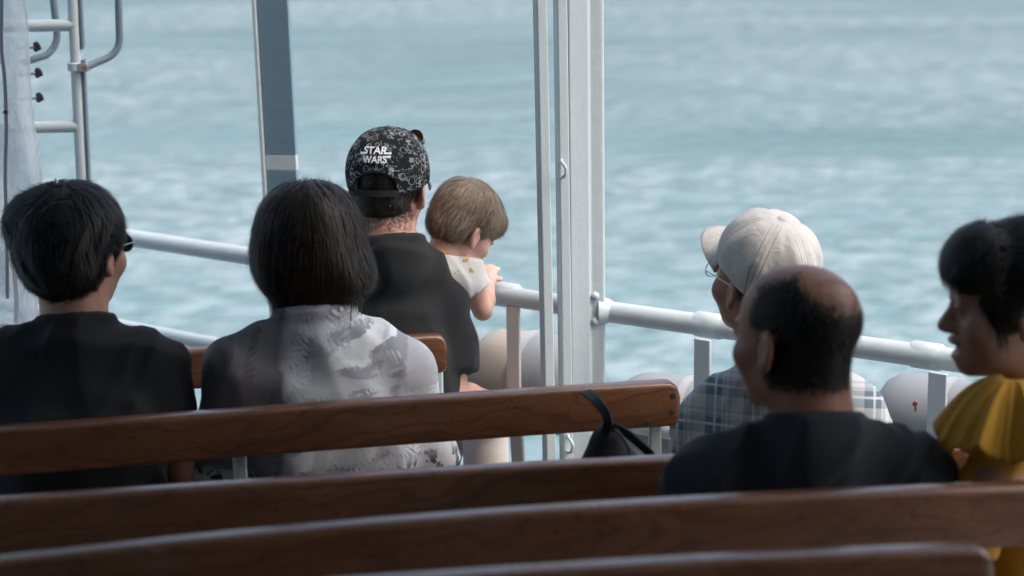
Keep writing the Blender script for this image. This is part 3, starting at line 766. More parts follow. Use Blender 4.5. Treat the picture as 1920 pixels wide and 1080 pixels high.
class Person:
    def __init__(s, label, C, yaw, pitch, roll, Nk, SL, SR, hip, hs=1.0, bs=1.0, arms=None, neck=.056, skin=None, h=.0055, open_mouth=False, child=False, group=None, knees=None, chest=1.0, seat=True, trap=0.0):
        s.trap = trap
        s.C, s.N, s.SL, s.SR, s.hip, s.hs, s.bs = C, Nk, SL, SR, np.array(hip, float), hs, bs
        s.R = rotm(yaw, pitch, roll); s.child = child; s.open = open_mouth
        s.root = empty('person', (hip[0], hip[1], 0), label, 'person', group); s.org = world_loc(s.root)
        r = SR - SL; r[2] = 0; s.r = r / np.linalg.norm(r); s.f = np.array((-s.r[1], s.r[0], 0)); s.u = np.array((0, 0, 1.))
        s.arms = arms or {}
        for k, S_, sg in (('L', SL, -1), ('R', SR, 1)):
            if k not in s.arms:
                E = S_ + s.r * sg * .055 * bs - s.u * .27 * bs + s.f * .06 * bs; Wr = E + s.f * .20 * bs - s.r * sg * .11 * bs - s.u * .04 * bs
                s.arms[k] = (E, Wr)
        s.knees = knees or [s.hip + s.f * .40 * bs + s.r * sg * .11 * bs + s.u * .02 for sg in (-1, 1)]
        s.skin = skin; s.neck = neck; s.h = h; s.chest = chest; s.seat = seat
    def torso(s, F, g, k=.05, spread=0.0):
        """g: how far the surface stands off the body"""
        b = s.bs; mid = (s.SL + s.SR) / 2; c1 = seg(mid, s.hip, .22) + s.f * .005; c2 = seg(mid, s.hip, .62)
        F.rc(c1, c2, (.150 * s.chest) * b + g, (.138 + spread) * b + g, k, sq=(s.f, .66))
        F.rc(c2, s.hip, (.140 + spread) * b + g, (.150 + spread) * b + g, k, sq=(s.f, .74))
        F.rc(s.N - s.u * .065 * b + s.f * .004, s.N + s.u * .012 * b + s.f * .004, s.neck * s.hs + .020, s.neck * s.hs + .012, .03)
        for S_ in (s.SL, s.SR):
            F.rc(S_, seg(S_, mid, .75) - s.u * .035 * b, .052 * b + g, .085 * b + g, k, sq=(s.f, .85))
            F.rc(s.N - s.u * .035 * b - s.f * .008, seg(s.N, S_, .72) + s.u * (.004 + s.trap) * b, .046 * b + g, .034 * b + g, .04 * b)
            F.rc(seg(S_, mid, .55) - s.u * .10 * b - s.f * .055 * b, seg(S_, mid, .6) - s.u * .17 * b - s.f * .05 * b, .05 * b + g, .05 * b + g, .05 * b)
    def bounds(s, extra=()):
        P = [s.C, s.N, s.SL, s.SR, s.hip] + [p for a in s.arms.values() for p in a] + list(extra)
        return np.min(P, 0) - .17, np.max(P, 0) + .17
    def body(s, hands=True, shrink=0.0):
        lo, hi = s.bounds(); F = Field(lo, hi, s.h); b = s.bs
        mid = (s.SL + s.SR) / 2; F.rc(seg(mid, s.hip, .2) + s.f * .008, s.hip, .105 * b, .12 * b, .04, sq=(s.f, .5))
        for S_ in (s.SL, s.SR): F.rc(S_, s.N - s.u * .085 * b + s.f * .018, .032 * b, .030 * b, .012)
        head(F, s.C, s.R, s.hs, s.N - s.u * .014 * b, s.neck, s.open, s.child)
        for k, S_, sg in (('L', s.SL, -1), ('R', s.SR, 1)):
            E, Wr = s.arms[k]
            F.rc(S_, E, .046 * b, .038 * b, .02 * b); F.rc(S_, seg(S_, E, .6), .04 * b, .043 * b, .02 * b); F.rc(E, seg(E, Wr, .35), .037 * b, .041 * b, .015 * b); F.rc(seg(E, Wr, .35), Wr, .041 * b, .026 * b, .012 * b)
            if hands: hand(F, Wr, (Wr - E), -s.u - .2 * s.r * sg, b * (1.0 if not s.child else 1.05), sg, .45 if not s.child else .6)
        P, Q = F.mesh(1); s.bodyF = F
        o = np_mesh('body', P, Q, s.skin, s.root, org=s.org); return o
    def shirt(s, mat, name='shirt', g=.014, sleeve=.62, sleeve_r=(.066, .064), collar_z=.012, amp=.0035, seed=1, hem=None, ring=True, spread=.0, h=.0062, tilt=.35, neck_r=.066, extra=None, sleeve_k=.035, attr=True, collar_h=.0):
        ends = [seg(S_, s.arms[k][0], min(1, sleeve)) for k, S_ in (('L', s.SL), ('R', s.SR))]
        lo = np.min([s.N, s.SL, s.SR, s.hip] + ends, 0) - .20; hi = np.max([s.N, s.SL, s.SR, s.hip] + ends, 0) + .20; hi[2] = s.N[2] + .10
        F = Field(lo, hi, h); b = s.bs
        s.torso(F, g, .05 * b, spread)
        F.rc(s.hip - s.f * .0, s.hip - s.u * .05 * b, .15 * b + g, .155 * b + g, .05, sq=(s.f, .78))
        for (k, S_), e in zip((('L', s.SL), ('R', s.SR)), ends):
            F.rc(S_, e, sleeve_r[0] * b, sleeve_r[1] * b, sleeve_k * b, cap=sleeve < 1)
        if extra: extra(F)
        F.warp(folds(seed, amp=amp))
        nrm = s.u + s.f * tilt; cz = s.N + s.u * collar_z * b
        F.plane(cz, nrm, .006, lo=(cz[0] - .15 * b, cz[1] - .15 * b, cz[2] - .03), hi=hi)
        if ring:
            nn = nrm / np.linalg.norm(nrm); e1 = s.r; e2 = np.cross(nn, e1); ctr = s.N + s.u * collar_z * b + s.f * .004
            pr = [ctr + neck_r * b * (e1 * math.cos(a) * 1.04 + e2 * math.sin(a) * 1.0) for a in np.linspace(0, 2 * math.pi, 25)]
            for i in range(24):
                for j in range(2 if collar_h else 1):
                    o_ = s.u * collar_h * j; F.rc(pr[i] + o_, pr[i + 1] + o_, .0085 + collar_h * .3, .0085 + collar_h * .3, .008)
        if hem is not None: F.plane(s.hip + s.u * hem, -s.u, .01)
        P, Q = F.mesh(2); s.shirtF = F
        L = P - s.N; x = L @ s.r; y = L @ s.f; z = L[:, 2]
        rad = np.maximum(np.hypot(x, y), .05); top = np.clip((z + .12) / .12, 0, 1)
        uu = x * (1 - 0) ; attrs = {'cloth': np.stack([x, y, z], 1)} if attr else None
        return np_mesh(name, P, Q, mat, s.root, org=s.org, attrs=attrs)
    def trousers(s, mat=None):
        b = s.bs; kn = s.knees; ft = []
        for K in kn: ft.append(np.array((K[0], K[1], .09)) + s.f * .02)
        P = [s.hip] + list(kn) + ft; F = Field(np.min(P, 0) - .2, np.max(P, 0) + .2, .011)
        F.rc(s.hip - s.u * .03, s.hip + s.u * .03, .15 * b, .145 * b, .03, sq=(s.f, .82))
        for K, A, sg in zip(kn, ft, (-1, 1)):
            F.rc(s.hip + s.r * sg * .085 * b, K, .082 * b, .062 * b, .03); F.rc(K, A, .061 * b, .045 * b, .02)
        V, Q = F.mesh(2); np_mesh('trousers', V, Q, mat or TROUS, s.root, org=s.org)
        for A in ft:
            F = Field(A - .2, A + .2, .008); F.rc(A - s.u * .045 - s.f * .03, A - s.u * .055 + s.f * .15, .042 * b, .036 * b, .02); F.rc(A, A - s.u * .05, .038 * b, .04 * b, .02); F.plane((0, 0, .012), (0, 0, -1), .004)
            V, Q = F.mesh(1); np_mesh('shoe', V, Q, SHOE, s.root, org=s.org)
    def W(s, p): return s.C + s.R @ (np.array(p, float) * s.hs)
    def loc(s, P): return ((P - s.C) @ s.R) / s.hs
    def hair_field(s, els, h=.004, pad=.02):
        """els: (centre, radii, k, cut) in head space"""
        F = Field(s.C - .21 * s.hs, s.C + .21 * s.hs, h)
        for e in els:
            if e[0] == 'plane': F.plane(s.W(e[1]), s.R @ np.array(e[2], float), e[3] if len(e) > 3 else .01)
            else: F.el(s.W(e[0]), np.array(e[1]) * s.hs, s.R, e[2] * s.hs, len(e) > 3 and e[3])
        return F
    def hair(s, F, mat, n, flow, length, mask=None, base=True, smooth=2, name='hair', **kw):
        P, Q = F.mesh(smooth, kw.pop('inset', .0025)); parts = [(P, Q)] if base else []
        cand = P if mask is None else P[mask(s.loc(P))]
        seeds = cand[RNG.integers(0, len(cand), n)] + RNG.normal(size=(n, 3)) * .0015
        fl = lambda X: (flow(s.loc(X))) @ s.R.T
        tf = kw.pop('tuft', None)
        if tf: parts.append(tufts(F, P[tf[2](s.loc(P))] if len(tf) > 2 else P, fl, tf[0], tf[1], kw.get('tlen', (.03, .07)), w=kw.get('w', .0009), spread=kw.get('tspread', .42), lift=.010 if kw.get('tspread', .42) > .3 else .004))
        kw.pop('tlen', None); kw.pop('tspread', None)
        fr = kw.pop('free', None)
        if fr is not None: f0 = fr; kw['free'] = lambda X: f0(s.loc(X))
        parts.append(strands(F, seeds, fl, length, **kw))
        V, Fc = join(parts); return np_mesh(name, V, Fc, mat, s.root, org=s.org)

def radial(w, down=.3, sw=0.0):
    w = np.array(w)
    def fn(L):
        d = L - w; d /= np.linalg.norm(d, axis=1, keepdims=True) + 1e-6
        o = d + np.array((0, 0, -down))
        if sw: o = o + sw * np.cross(d, np.array((0, 0, 1.)))
        return o
    return fn

SK_DARK = m_skin('skin_tan', (.33, .175, .125)); SK_MID = m_skin('skin_light_tan', (.47, .27, .20)); SK_PALE = m_skin('skin_pale', (.60, .36, .29)); SK_CHILD = m_skin('skin_child', (.70, .44, .36))
H_BLACK = m_hair('black_hair', (.010, .010, .011), (.028, .026, .027)); H_BROWN = m_hair('dark_brown_hair', (.017, .011, .009), (.055, .036, .029), .42)
H_CHILD = m_hair('light_brown_hair', (.22, .165, .122), (.48, .37, .28), .5, .3); H_NAPE = m_hair('nape_stubble', (.05, .032, .025), (.10, .066, .052), .6, .0); H_SHORT = m_hair('short_dark_hair', (.014, .010, .008), (.05, .037, .028), .5)

def spectacles(p, mat_frame, lens_mat=None, r=.021, name='glasses', tint=False):
    m = MB(); parts = []
    for sx in (-1, 1):
        pts = [p.W((sx * .033 + r * 1.15 * math.cos(a), .113 - .006 * abs(math.cos(a)) * (1 if math.cos(a) * sx > 0 else 0), .001 + r * .85 * math.sin(a))) for a in np.linspace(0, 2 * math.pi, 25)]
        m.tube(pts, .0011, 6, cap=False)
        m.tube([p.W((sx * .056, .108, .008)), p.W((sx * .076, .085, .009)), p.W((sx * .081, .02, .006)), p.W((sx * .082, -.015, .002)), p.W((sx * .08, -.03, -.012))], .0011, 6)
    m.tube([p.W((-.010, .113, .006)), p.W((0, .116, .008)), p.W((.010, .113, .006))], .0011, 6)
    o = m.build(name, mat_frame, p.root)
    if lens_mat:
        for sx in (-1, 1):
            c = [p.W((sx * .033 + r * 1.12 * math.cos(a), .1125 - .006 * abs(math.cos(a)) * (1 if math.cos(a) * sx > 0 else 0), .001 + r * .82 * math.sin(a))) for a in np.linspace(0, 2 * math.pi, 24, endpoint=False)]
            q = [v + p.R @ np.array((0, .0012, 0)) for v in c]; k = len(c)
            MB().add(c + q, [tuple(range(k)), tuple(range(k, 2 * k))[::-1]] + [(i, (i + 1) % k, k + (i + 1) % k, k + i) for i in range(k)]).build('lens', lens_mat, o)
    return o

# 1 -- man at the left, black tee, thick black hair, glasses
def left_man():
    Y = 3.76
    p = Person('man with thick black hair and glasses in a black T-shirt, sitting at the far left', at(141, 467, Y), -24, 4, 0, at(142, 596, Y - .03), at(-18, 694, Y - .04), at(282, 684, Y + .0), at(140, 1010, Y - .02) * (1, 1, 0) + (0, 0, .55), hs=1.02, bs=1.0, skin=SK_MID, neck=.060)
    p.body(); p.shirt(BLACKC, sleeve=.66, seed=3, collar_z=-.004, g=.016, amp=.0055, spread=.01, sleeve_r=(.062, .066)); p.trousers()
    F = p.hair_field([((0, -.022, .040), (.096, .108, .090), .01), ((.004, -.048, -.028), (.074, .068, .058), .04), ((-.058, -.03, .052), (.054, .07, .050), .03),
                      ((0, .112, -.055), (.088, .085, .105), .012, True), ((.098, .000, -.036), (.034, .040, .050), .012, True), ((-.098, .000, -.036), (.034, .040, .050), .012, True),
                      ('plane', (0, 0, -.078), (0, .25, -1), .02)])
    p.hair(F, H_BLACK, 15000, radial((.01, -.055, .13), .35, .15), (.035, .085), steps=8, off=(-.004, .005), lift=.004, w=.0013, tuft=(150, 34), tlen=(.03, .07))
    spectacles(p, STEEL, LENSM)
left_man()

# 2 -- woman with the bob, batik blouse
def m_batik():
    k = N('batik_cloth'); a = k.n('Attribute'); a.attribute_name = 'cloth'; v0 = a.outputs['Vector']
    def mp(sc, rot=(0, 0, 0), loc=(0, 0, 0)):
        m = k.n('Mapping'); m.inputs['Scale'].default_value = sc; m.inputs['Rotation'].default_value = rot; m.inputs['Location'].default_value = loc; k.l(v0, m.inputs[0]); return m.outputs[0]
    sx = k.n('SeparateXYZ'); k.l(v0, sx.inputs[0])
    wv = k.n('TexNoise'); wv.inputs['Scale'].default_value = 4.0; wv.inputs['Detail'].default_value = 3; k.l(v0, wv.inputs['Vector'])
    dv = k.n('VectorMath', operation='SCALE'); dv.inputs['Scale'].default_value = .09; k.l(wv.outputs[1], dv.inputs[0])
    av = k.n('VectorMath', operation='ADD'); k.l(v0, av.inputs[0]); k.l(dv.outputs[0], av.inputs[1])
    gate = k.ramp(k.noise(mp((16, 16, 16), (0, 0, 0), (4, 1, 2)), 1.0, 2), [(.42, .0), (.6, 1.0)])
    def frond(rot, sc, lo, soft, seed, teeth=.05, tf=520):
        # printed fern fronds: soft bands with a toothed edge
        m = k.n('Mapping'); m.inputs['Rotation'].default_value = (0, rot, 0); m.inputs['Location'].default_value = (seed, 0, seed * .7); k.l(av.outputs[0], m.inputs[0])
        m2 = k.n('Mapping'); m2.inputs['Scale'].default_value = sc; k.l(m.outputs[0], m2.inputs[0])
        s2 = k.n('SeparateXYZ'); k.l(m.outputs[0], s2.inputs[0]); t = k.math('SINE', k.math('MULTIPLY', k.math('ADD', s2.outputs[0], k.math('MULTIPLY', s2.outputs[2], .5)), tf))
        n = k.math('ADD', k.noise(m2.outputs[0], 1.0, 1, .4), k.math('MULTIPLY', k.math('MULTIPLY', t, teeth), gate))
        n = k.math('ADD', n, k.math('MULTIPLY', k.math('SUBTRACT', k.noise(v0, 120, 2), .5), .10))
        return k.ramp(n, [(lo, .0), (lo + soft, 1.0)])
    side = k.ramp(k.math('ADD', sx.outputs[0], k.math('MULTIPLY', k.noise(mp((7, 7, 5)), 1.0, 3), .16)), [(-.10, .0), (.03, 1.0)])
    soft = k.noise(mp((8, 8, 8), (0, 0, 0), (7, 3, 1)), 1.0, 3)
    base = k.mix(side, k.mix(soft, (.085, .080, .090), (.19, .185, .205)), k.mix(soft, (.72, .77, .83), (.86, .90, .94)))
    c = k.mix(k.math('MULTIPLY', k.ramp(k.noise(mp((7, 7, 6), (0, 0, 0), (2, 2, 2)), 1.0, 2), [(.48, .0), (.68, 1.0)]), .5), base, (.33, .26, .35))
    fr1 = frond(.28, (5, 3, 19), .465, .035, 3.1); fr2 = frond(1.35, (4, 3, 19), .51, .04, 9.4); fr3 = frond(-.12, (7, 3, 24), .52, .03, 5.7)
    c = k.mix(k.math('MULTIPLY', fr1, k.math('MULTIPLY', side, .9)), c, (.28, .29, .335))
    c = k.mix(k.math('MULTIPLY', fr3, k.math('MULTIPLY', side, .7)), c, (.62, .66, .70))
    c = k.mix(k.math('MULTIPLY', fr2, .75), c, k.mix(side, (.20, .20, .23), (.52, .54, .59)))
    # the lower back goes to a bold black print on white
    low = k.ramp(k.math('ADD', sx.outputs[2], .5), [(.20, 1.0), (.23, .0)])
    bold = k.ramp(k.noise(mp((26, 12, 20)), 1.0, 3, .6, .6), [(.50, .0), (.53, 1.0)])
    c = k.mix(k.math('MULTIPLY', low, .85), c, k.mix(bold, (.62, .63, .67), (.02, .02, .028)))
    k.l(c, k.b.inputs['Base Color']); k.set(Roughness=.85); k.b.inputs['Specular IOR Level'].default_value = .2
    k.bump(k.math('ADD', k.math('MULTIPLY', k.noise(v0, 18, 3, .5, .6), 3.0), k.noise(v0, 900, 2)), .3, .004); return k.m
def bob_woman():
    Y = 3.90
    p = Person('woman with a dark chin-length bob in a grey and white batik blouse, seen from behind', at(583, 458, Y), -9, 6, 0, at(592, 602, Y - .05), at(450, 704, Y - .08), at(750, 694, Y + .0), at(600, 1000, Y - .04) * (1, 1, 0) + (0, 0, .53), hs=.99, bs=.99, skin=SK_PALE, neck=.050, trap=.022)
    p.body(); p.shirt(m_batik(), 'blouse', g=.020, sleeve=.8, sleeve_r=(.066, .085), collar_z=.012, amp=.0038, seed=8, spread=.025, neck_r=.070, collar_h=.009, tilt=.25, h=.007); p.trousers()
    F = p.hair_field([((0, -.020, .030), (.104, .112, .102), .01), ((.004, -.016, -.040), (.114, .108, .074), .05), ((.012, -.012, -.072), (.100, .094, .050), .03), ((.082, -.01, -.062), (.042, .07, .040), .03),
                      ((0, .125, -.05), (.075, .085, .14), .015, True), ('plane', (0, 0, -.112), (.10, .10, -1), .03)])
    def flow(L):
        part = np.stack([L[:, 0] * 1.6 - .01, L[:, 1] + .02, np.zeros(len(L)) - .10], 1); part[:, 2] -= np.clip(.06 - L[:, 2], 0, .2) * 6
        part[:, 0] *= np.clip(1 - (-.02 - L[:, 2]) * 7, -.4, 1); return part / (np.linalg.norm(part, axis=1, keepdims=True) + 1e-6)
    p.hair(F, H_BROWN, 16000, flow, (.06, .19), steps=12, off=(-.005, .005), lift=.004, w=.0013, jitter=.09, free=lambda L: L[:, 2] < -.106, droop=.9, tuft=(110, 30, lambda L: L[:, 2] > -.085), tlen=(.05, .11), tspread=.10)
    P, Q = F.mesh(1); L = p.loc(P); cand = P[(L[:, 0] > .075) & (L[:, 2] < -.03) & (L[:, 2] > -.09) & (L[:, 1] < .05)]
    sd_ = cand[RNG.integers(0, len(cand), 260)]; V, Fc = strands(F, sd_, lambda X: np.tile(p.R @ np.array((.45, -.1, -1)), (len(X), 1)), (.03, .06), steps=6, off=(0, .004), lift=.014, jitter=.22, w=.0008)
    np_mesh('hair_ends', V, Fc, H_BROWN, p.root, org=p.org)
    cand = P[L[:, 2] > .10]; sd_ = cand[RNG.integers(0, len(cand), 120)]
    V, Fc = strands(F, sd_, radial((0, -.02, .05), .0), (.02, .05), steps=6, off=(.001, .005), lift=.008, jitter=.35, w=.0006); np_mesh('loose_hair', V, Fc, H_BROWN, p.root, org=p.org)
bob_woman()

# caps: a panelled dome cut by the head, stitched seams, button, peak
def cap(p, mat, name, ax, rim, arch=0, arch_w=.6, tilt=0, puff=0, seam_phase=0, mat_brim=None, strap_mat=None, lift=.0, button=True, fold=.002, button_r=.009):
    """ax: dome half sizes; rim(theta) -> height of the lower edge; theta 0 is the back, positive to the right"""
    a, b, cz = ax; c0 = np.array((0, -.012, .022 + lift)); n, m = 120, 34; V = []; A = []; F = []
    T = rotm(0, tilt)
    for i in range(n):
        th = 2 * math.pi * i / n; dx, dy = math.sin(th), -math.cos(th)
        zr = rim(math.atan2(math.sin(th), math.cos(th)))
        for j in range(m + 1):
            t = j / m; z = zr + (cz - zr) * math.sin(t * math.pi / 2)
            zz = z / cz; rr = math.sqrt(max(0, 1 - zz ** 2)) if zz > 0 else 1.0 - .05 * min(1, -zz * 2.0)
            rr = rr ** (.80 if zz > 0 else 1)
            s6 = math.cos(3 * th + seam_phase); seam = abs(s6)                       # six panels
            k = 1 + puff * math.sin(t * math.pi) * (1 - seam ** 6 * .0) * .0
            rad = rr * (1 + puff * (.5 - .5 * math.cos(6 * th + 2 * seam_phase)) * math.sin(min(1, t * 1.3) * math.pi) ** .8)
            wob = fold * (math.sin(5 * th + 3 * t + 1) + math.sin(9 * th - 4 * t) * .7 + math.sin(13 * th + 7 * t) * .4) * math.sin(t * math.pi)
            q = np.array((dx * (a * rad + wob), dy * (b * rad + wob), z + puff * .12 * math.sin(6 * th) * t * (1 - t) * .2))
            V.append(p.W(c0 + T @ q)); A.append((th / (2 * math.pi), t, 0))
    for i in range(n):
        for j in range(m):
            q = (i * (m + 1) + j, ((i + 1) % n) * (m + 1) + j, ((i + 1) % n) * (m + 1) + j + 1, i * (m + 1) + j + 1); F.append(q)
    A = np.array(A); o = np_mesh(name, np.array(V), F, mat, p.root, org=p.org, attrs={'panel': A, 'cloth': np.array(V) - p.C})
    so = o.modifiers.new('thick', 'SOLIDIFY'); so.thickness = .0025; so.offset = 1
    # bound edge
    e = MB(); e.tube([V[i * (m + 1)] for i in list(range(n)) + [0]], .0018, 8, cap=False); e.build('edge_binding', mat_brim or mat, o, smooth=True)
    if button:
        t = c0 + T @ np.array((0, 0, cz)); bm_ = MB(); bm_.tube([p.W(t + T @ np.array((0, 0, z))) for z in (-.006, .0, .003, .0055)], [button_r * p.hs * k for k in (1.1, 1.05, .8, .25)], 16); bm_.build('button', mat_brim or mat, o, smooth=True)
    # peak
    Vb = []; Fb = []; nu, nv = 28, 10
    for i in range(nu + 1):
        u = -1 + 2 * i / nu; th = math.pi - u * 1.12; dx, dy = math.sin(th), -math.cos(th); zr = rim(math.atan2(math.sin(th), math.cos(th)))
        for j in range(nv + 1):
            v = j / nv; L_ = .072 * (1 - abs(u) ** 2.6) * v; q = np.array((dx * a * (.98 + .05 * v), dy * b * .98 + L_, zr + .006 - .10 * L_ - .022 * u * u * v - .006)); Vb.append(p.W(c0 + T @ q))
    for i in range(nu):
        for j in range(nv): q = i * (nv + 1) + j; Fb.append((q, q + nv + 1, q + nv + 2, q + 1))
    br = np_mesh('peak', np.array(Vb), Fb, mat_brim or mat, o, org=p.org); so = br.modifiers.new('thick', 'SOLIDIFY'); so.thickness = .004; so.offset = 0
    return o, (c0, T, a, b, cz)

# 3 -- father in the patterned cap
def m_capprint():
    k = N('printed_cap_cloth'); a = k.n('Attribute'); a.attribute_name = 'cloth'; v = a.outputs['Vector']
    wv = k.n('TexNoise'); wv.inputs['Scale'].default_value = 40; k.l(v, wv.inputs['Vector']); dv = k.n('VectorMath', operation='SCALE'); dv.inputs['Scale'].default_value = .012; k.l(wv.outputs[1], dv.inputs[0])
    av = k.n('VectorMath', operation='ADD'); k.l(v, av.inputs[0]); k.l(dv.outputs[0], av.inputs[1])
    vo = k.n('TexVoronoi'); vo.inputs['Scale'].default_value = 44; k.l(av.outputs[0], vo.inputs['Vector'])
    ring = k.ramp(vo.outputs[0], [(.30, .0), (.325, 1.0), (.375, 1.0), (.40, .0)])
    vo2 = k.n('TexVoronoi'); vo2.inputs['Scale'].default_value = 150; k.l(av.outputs[0], vo2.inputs['Vector'])
    spk = k.ramp(vo2.outputs[0], [(.30, 1.0), (.42, .0)])
    area = k.ramp(k.noise(v, 60, 3, .6), [(.47, .0), (.58, 1.0)]); dens = k.ramp(k.noise(v, 22, 2), [(.42, .45), (.6, 1.0)])
    fl = k.n('TexVoronoi', feature='DISTANCE_TO_EDGE'); fl.inputs['Scale'].default_value = 62; k.l(av.outputs[0], fl.inputs['Vector'])
    ln = k.ramp(fl.outputs[0], [(.02, 1.0), (.06, .0)])
    m = k.math('MAXIMUM', k.math('MULTIPLY', spk, area), k.math('MAXIMUM', k.math('MULTIPLY', ring, .8), k.math('MULTIPLY', ln, k.math('MULTIPLY', area, .8))))
    c = k.mix(k.math('MULTIPLY', m, dens), (.012, .013, .016), (.37, .42, .44))
    k.l(c, k.b.inputs['Base Color']); k.set(Roughness=.9); k.b.inputs['Specular IOR Level'].default_value = .2
    k.bump(k.noise(v, 900, 2), .2, .002); return k.m
def word_art(p, dome, lines, mat, parent, w=.0315):
    """flat lettering wrapped onto the back of the cap"""
    c0, T, a, b, cz = dome; allV = []; allF = []
    for txt, z0, hgt, width, bars in lines:
        cu = bpy.data.curves.new('lettering', 'FONT'); cu.body = txt; cu.size = 1; cu.offset = .028; cu.align_x = 'CENTER'; cu.space_character = .98; cu.resolution_u = 4
        to = bpy.data.objects.new('lettering', cu); COL.objects.link(to); dg = bpy.context.evaluated_depsgraph_get(); me = bpy.data.meshes.new_from_object(to.evaluated_get(dg))
        V = np.array([v.co[:] for v in me.vertices]); Fs = [tuple(f.vertices) for f in me.polygons]
        bpy.data.objects.remove(to); bpy.data.curves.remove(cu); bpy.data.meshes.remove(me)
        V[:, 0] = (V[:, 0] - V[:, 0].min()) / np.ptp(V[:, 0]) - .5; V[:, 1] = (V[:, 1] - V[:, 1].min()) / np.ptp(V[:, 1])
        V = np.stack([V[:, 0] * width, z0 + V[:, 1] * hgt], 1)
        o = len(allV); allV += V.tolist(); allF += [tuple(i + o for i in f) for f in Fs]
        for x0, x1, y0, y1 in bars:                                     # long serifs running out of the first and last letters
            o = len(allV); n = 5
            for x in np.linspace(x0, x1, n): allV += [[x, y0], [x, y1]]
            allF += [(o + 2 * i, o + 2 * i + 2, o + 2 * i + 3, o + 2 * i + 1) for i in range(n - 1)]
    def wrap(x, z, off):
        zz = min(.98, max(-1, z / cz)); r = math.sqrt(1 - zz * zz) ** .8 if zz > 0 else 1 - .05 * min(1, -zz * 2)
        th = x / (a * r); return p.W(c0 + T @ np.array((math.sin(th) * (a * r + off), -math.cos(th) * (b * r + off), z)))
    nV = len(allV); V = [wrap(x, z, .0085) for x, z in allV] + [wrap(x, z, .003) for x, z in allV]
    F = list(allF) + [tuple(i + nV for i in f)[::-1] for f in allF]
    return np_mesh('lettering', np.array(V), F, mat, parent, smooth=False, org=p.org)
def father():
    Y = 4.58
    SR_ = at(832, 566, Y + .04); E = at(848, 748, Y - .02)
    p = Person('man in black T-shirt and dark cap covered in white line drawings and lettering', at(730, 352, Y), -13, 8, 0, at(731, 448, Y - .05), at(586, 566, Y - .04), SR_, at(720, 760, Y - .05) * (1, 1, 0) + (0, 0, .52), hs=1.0, bs=1.02, skin=SK_PALE, neck=.062, trap=.024,
               arms={'R': (E, E + np.array((.10, .16, -.06)))})
    p.body(); p.shirt(BLACKC, g=.015, sleeve=.70, sleeve_k=.012, sleeve_r=(.065, .062), seed=17, collar_z=-.006, amp=.0042, spread=.01, neck_r=.072); p.trousers()
    F = p.hair_field([((0, -.020, .030), (.0795, .0995, .085), .01), ((0, -.050, -.035), (.066, .062, .05), .02), ((0, .115, -.03), (.09, .09, .12), .01, True), ('plane', (0, 0, -.066), (0, .15, -1), .02),
                      ((.088, .004, -.02), (.022, .024, .034), .006, True), ((-.088, .004, -.02), (.022, .024, .034), .006, True)])
    p.hair(F, H_SHORT, 4200, radial((0, -.02, .12), .5), (.005, .010), steps=4, off=(-.001, .003), w=.0008, jitter=.3, mask=lambda L: (L[:, 2] < .06) & (L[:, 2] > -.046))
    cand, _ = p.bodyF.mesh(0); L = p.loc(cand); keep = (RNG.random(len(cand)) < np.clip((L[:, 2] + .100) / .04, 0, 1) ** 1.3) & (L[:, 2] < -.045) & (np.abs(L[:, 0]) < .066) & (L[:, 1] < .0); cand = cand[keep]
    sd_ = cand[RNG.integers(0, len(cand), 2600)] + RNG.normal(size=(2600, 3)) * .0045; V, Fc = strands(p.bodyF, sd_, lambda X: np.tile(np.array((0, 0, -1.)), (len(X), 1)), (.003, .007), steps=3, off=(0.0003, .0012), jitter=.3, w=.00045, clumpy=0); np_mesh('nape_hair', V, Fc, H_NAPE, p.root, org=p.org)
    CP = m_capprint(); CB = m_cloth('cap_peak_cloth', (.07, .085, .10))
    rim = lambda th: -.018 + .008 * math.cos(th) * 0 + (.034 * math.sqrt(max(0, 1 - (th / .56) ** 2)) if abs(th) < .56 else 0) - .020 * (abs(th) < 1.6) * math.cos(min(1.57, abs(th))) * (abs(th) > .56) 
    o, dome = cap(p, CP, 'cap', (.0945, .110, .108), rim, tilt=-4, puff=.012, seam_phase=math.pi / 2, mat_brim=CB, fold=.0015, lift=.010)
    THREAD = m_simple('white_thread', (.80, .84, .90), .7)
    word_art(p, dome, [('STAR', .0560, .0165, .052, ((-.0340, -.0180, .0560, .0600), (.0185, .0340, .0560, .0600))), ('WARS', .0360, .0165, .054, ((.0170, .0340, .0485, .0525),))], THREAD, o)
    # strap across the opening
    c0, T, a, b, cz = dome; P = [p.W(c0 + T @ np.array((math.sin(t) * a * .985, -math.cos(t) * b * .985, -.034))) for t in np.linspace(-.60, .60, 20)]
    nr = [p.R @ np.array((math.sin(t), -math.cos(t), 0)) for t in np.linspace(-.66, .66, 20)]
    MB().strip(P, [p.R @ np.array((0, 0, 1.))] * 20, .015, nr, .0025).build('strap', CB if False else BLACKC, o)
    # sunglasses pushed up on the peak
    m = MB(); q = lambda x, y, z: p.W((x, y, z))
    m.tube([q(.060, .085, .105), q(.068, .055, .112), q(.070, .02, .108)], .002, 8); m.tube([q(-.060, .085, .105), q(-.068, .055, .112), q(-.070, .02, .108)], .002, 8)
    m.tube([q(-.06, .088, .104), q(0, .100, .106), q(.06, .088, .104)], .0022, 8); sg = m.build('sunglasses', LENSM, p.root)
    AMB = m_simple('amber_lens', (.05, .014, .006), .1)
    for sx in (-1, 1):
        c = q(sx * .034, .096, .116); MB().tube([c, c + p.R @ np.array((0, .002, 0))], .020, 20).build('lens', AMB, sg)
father()

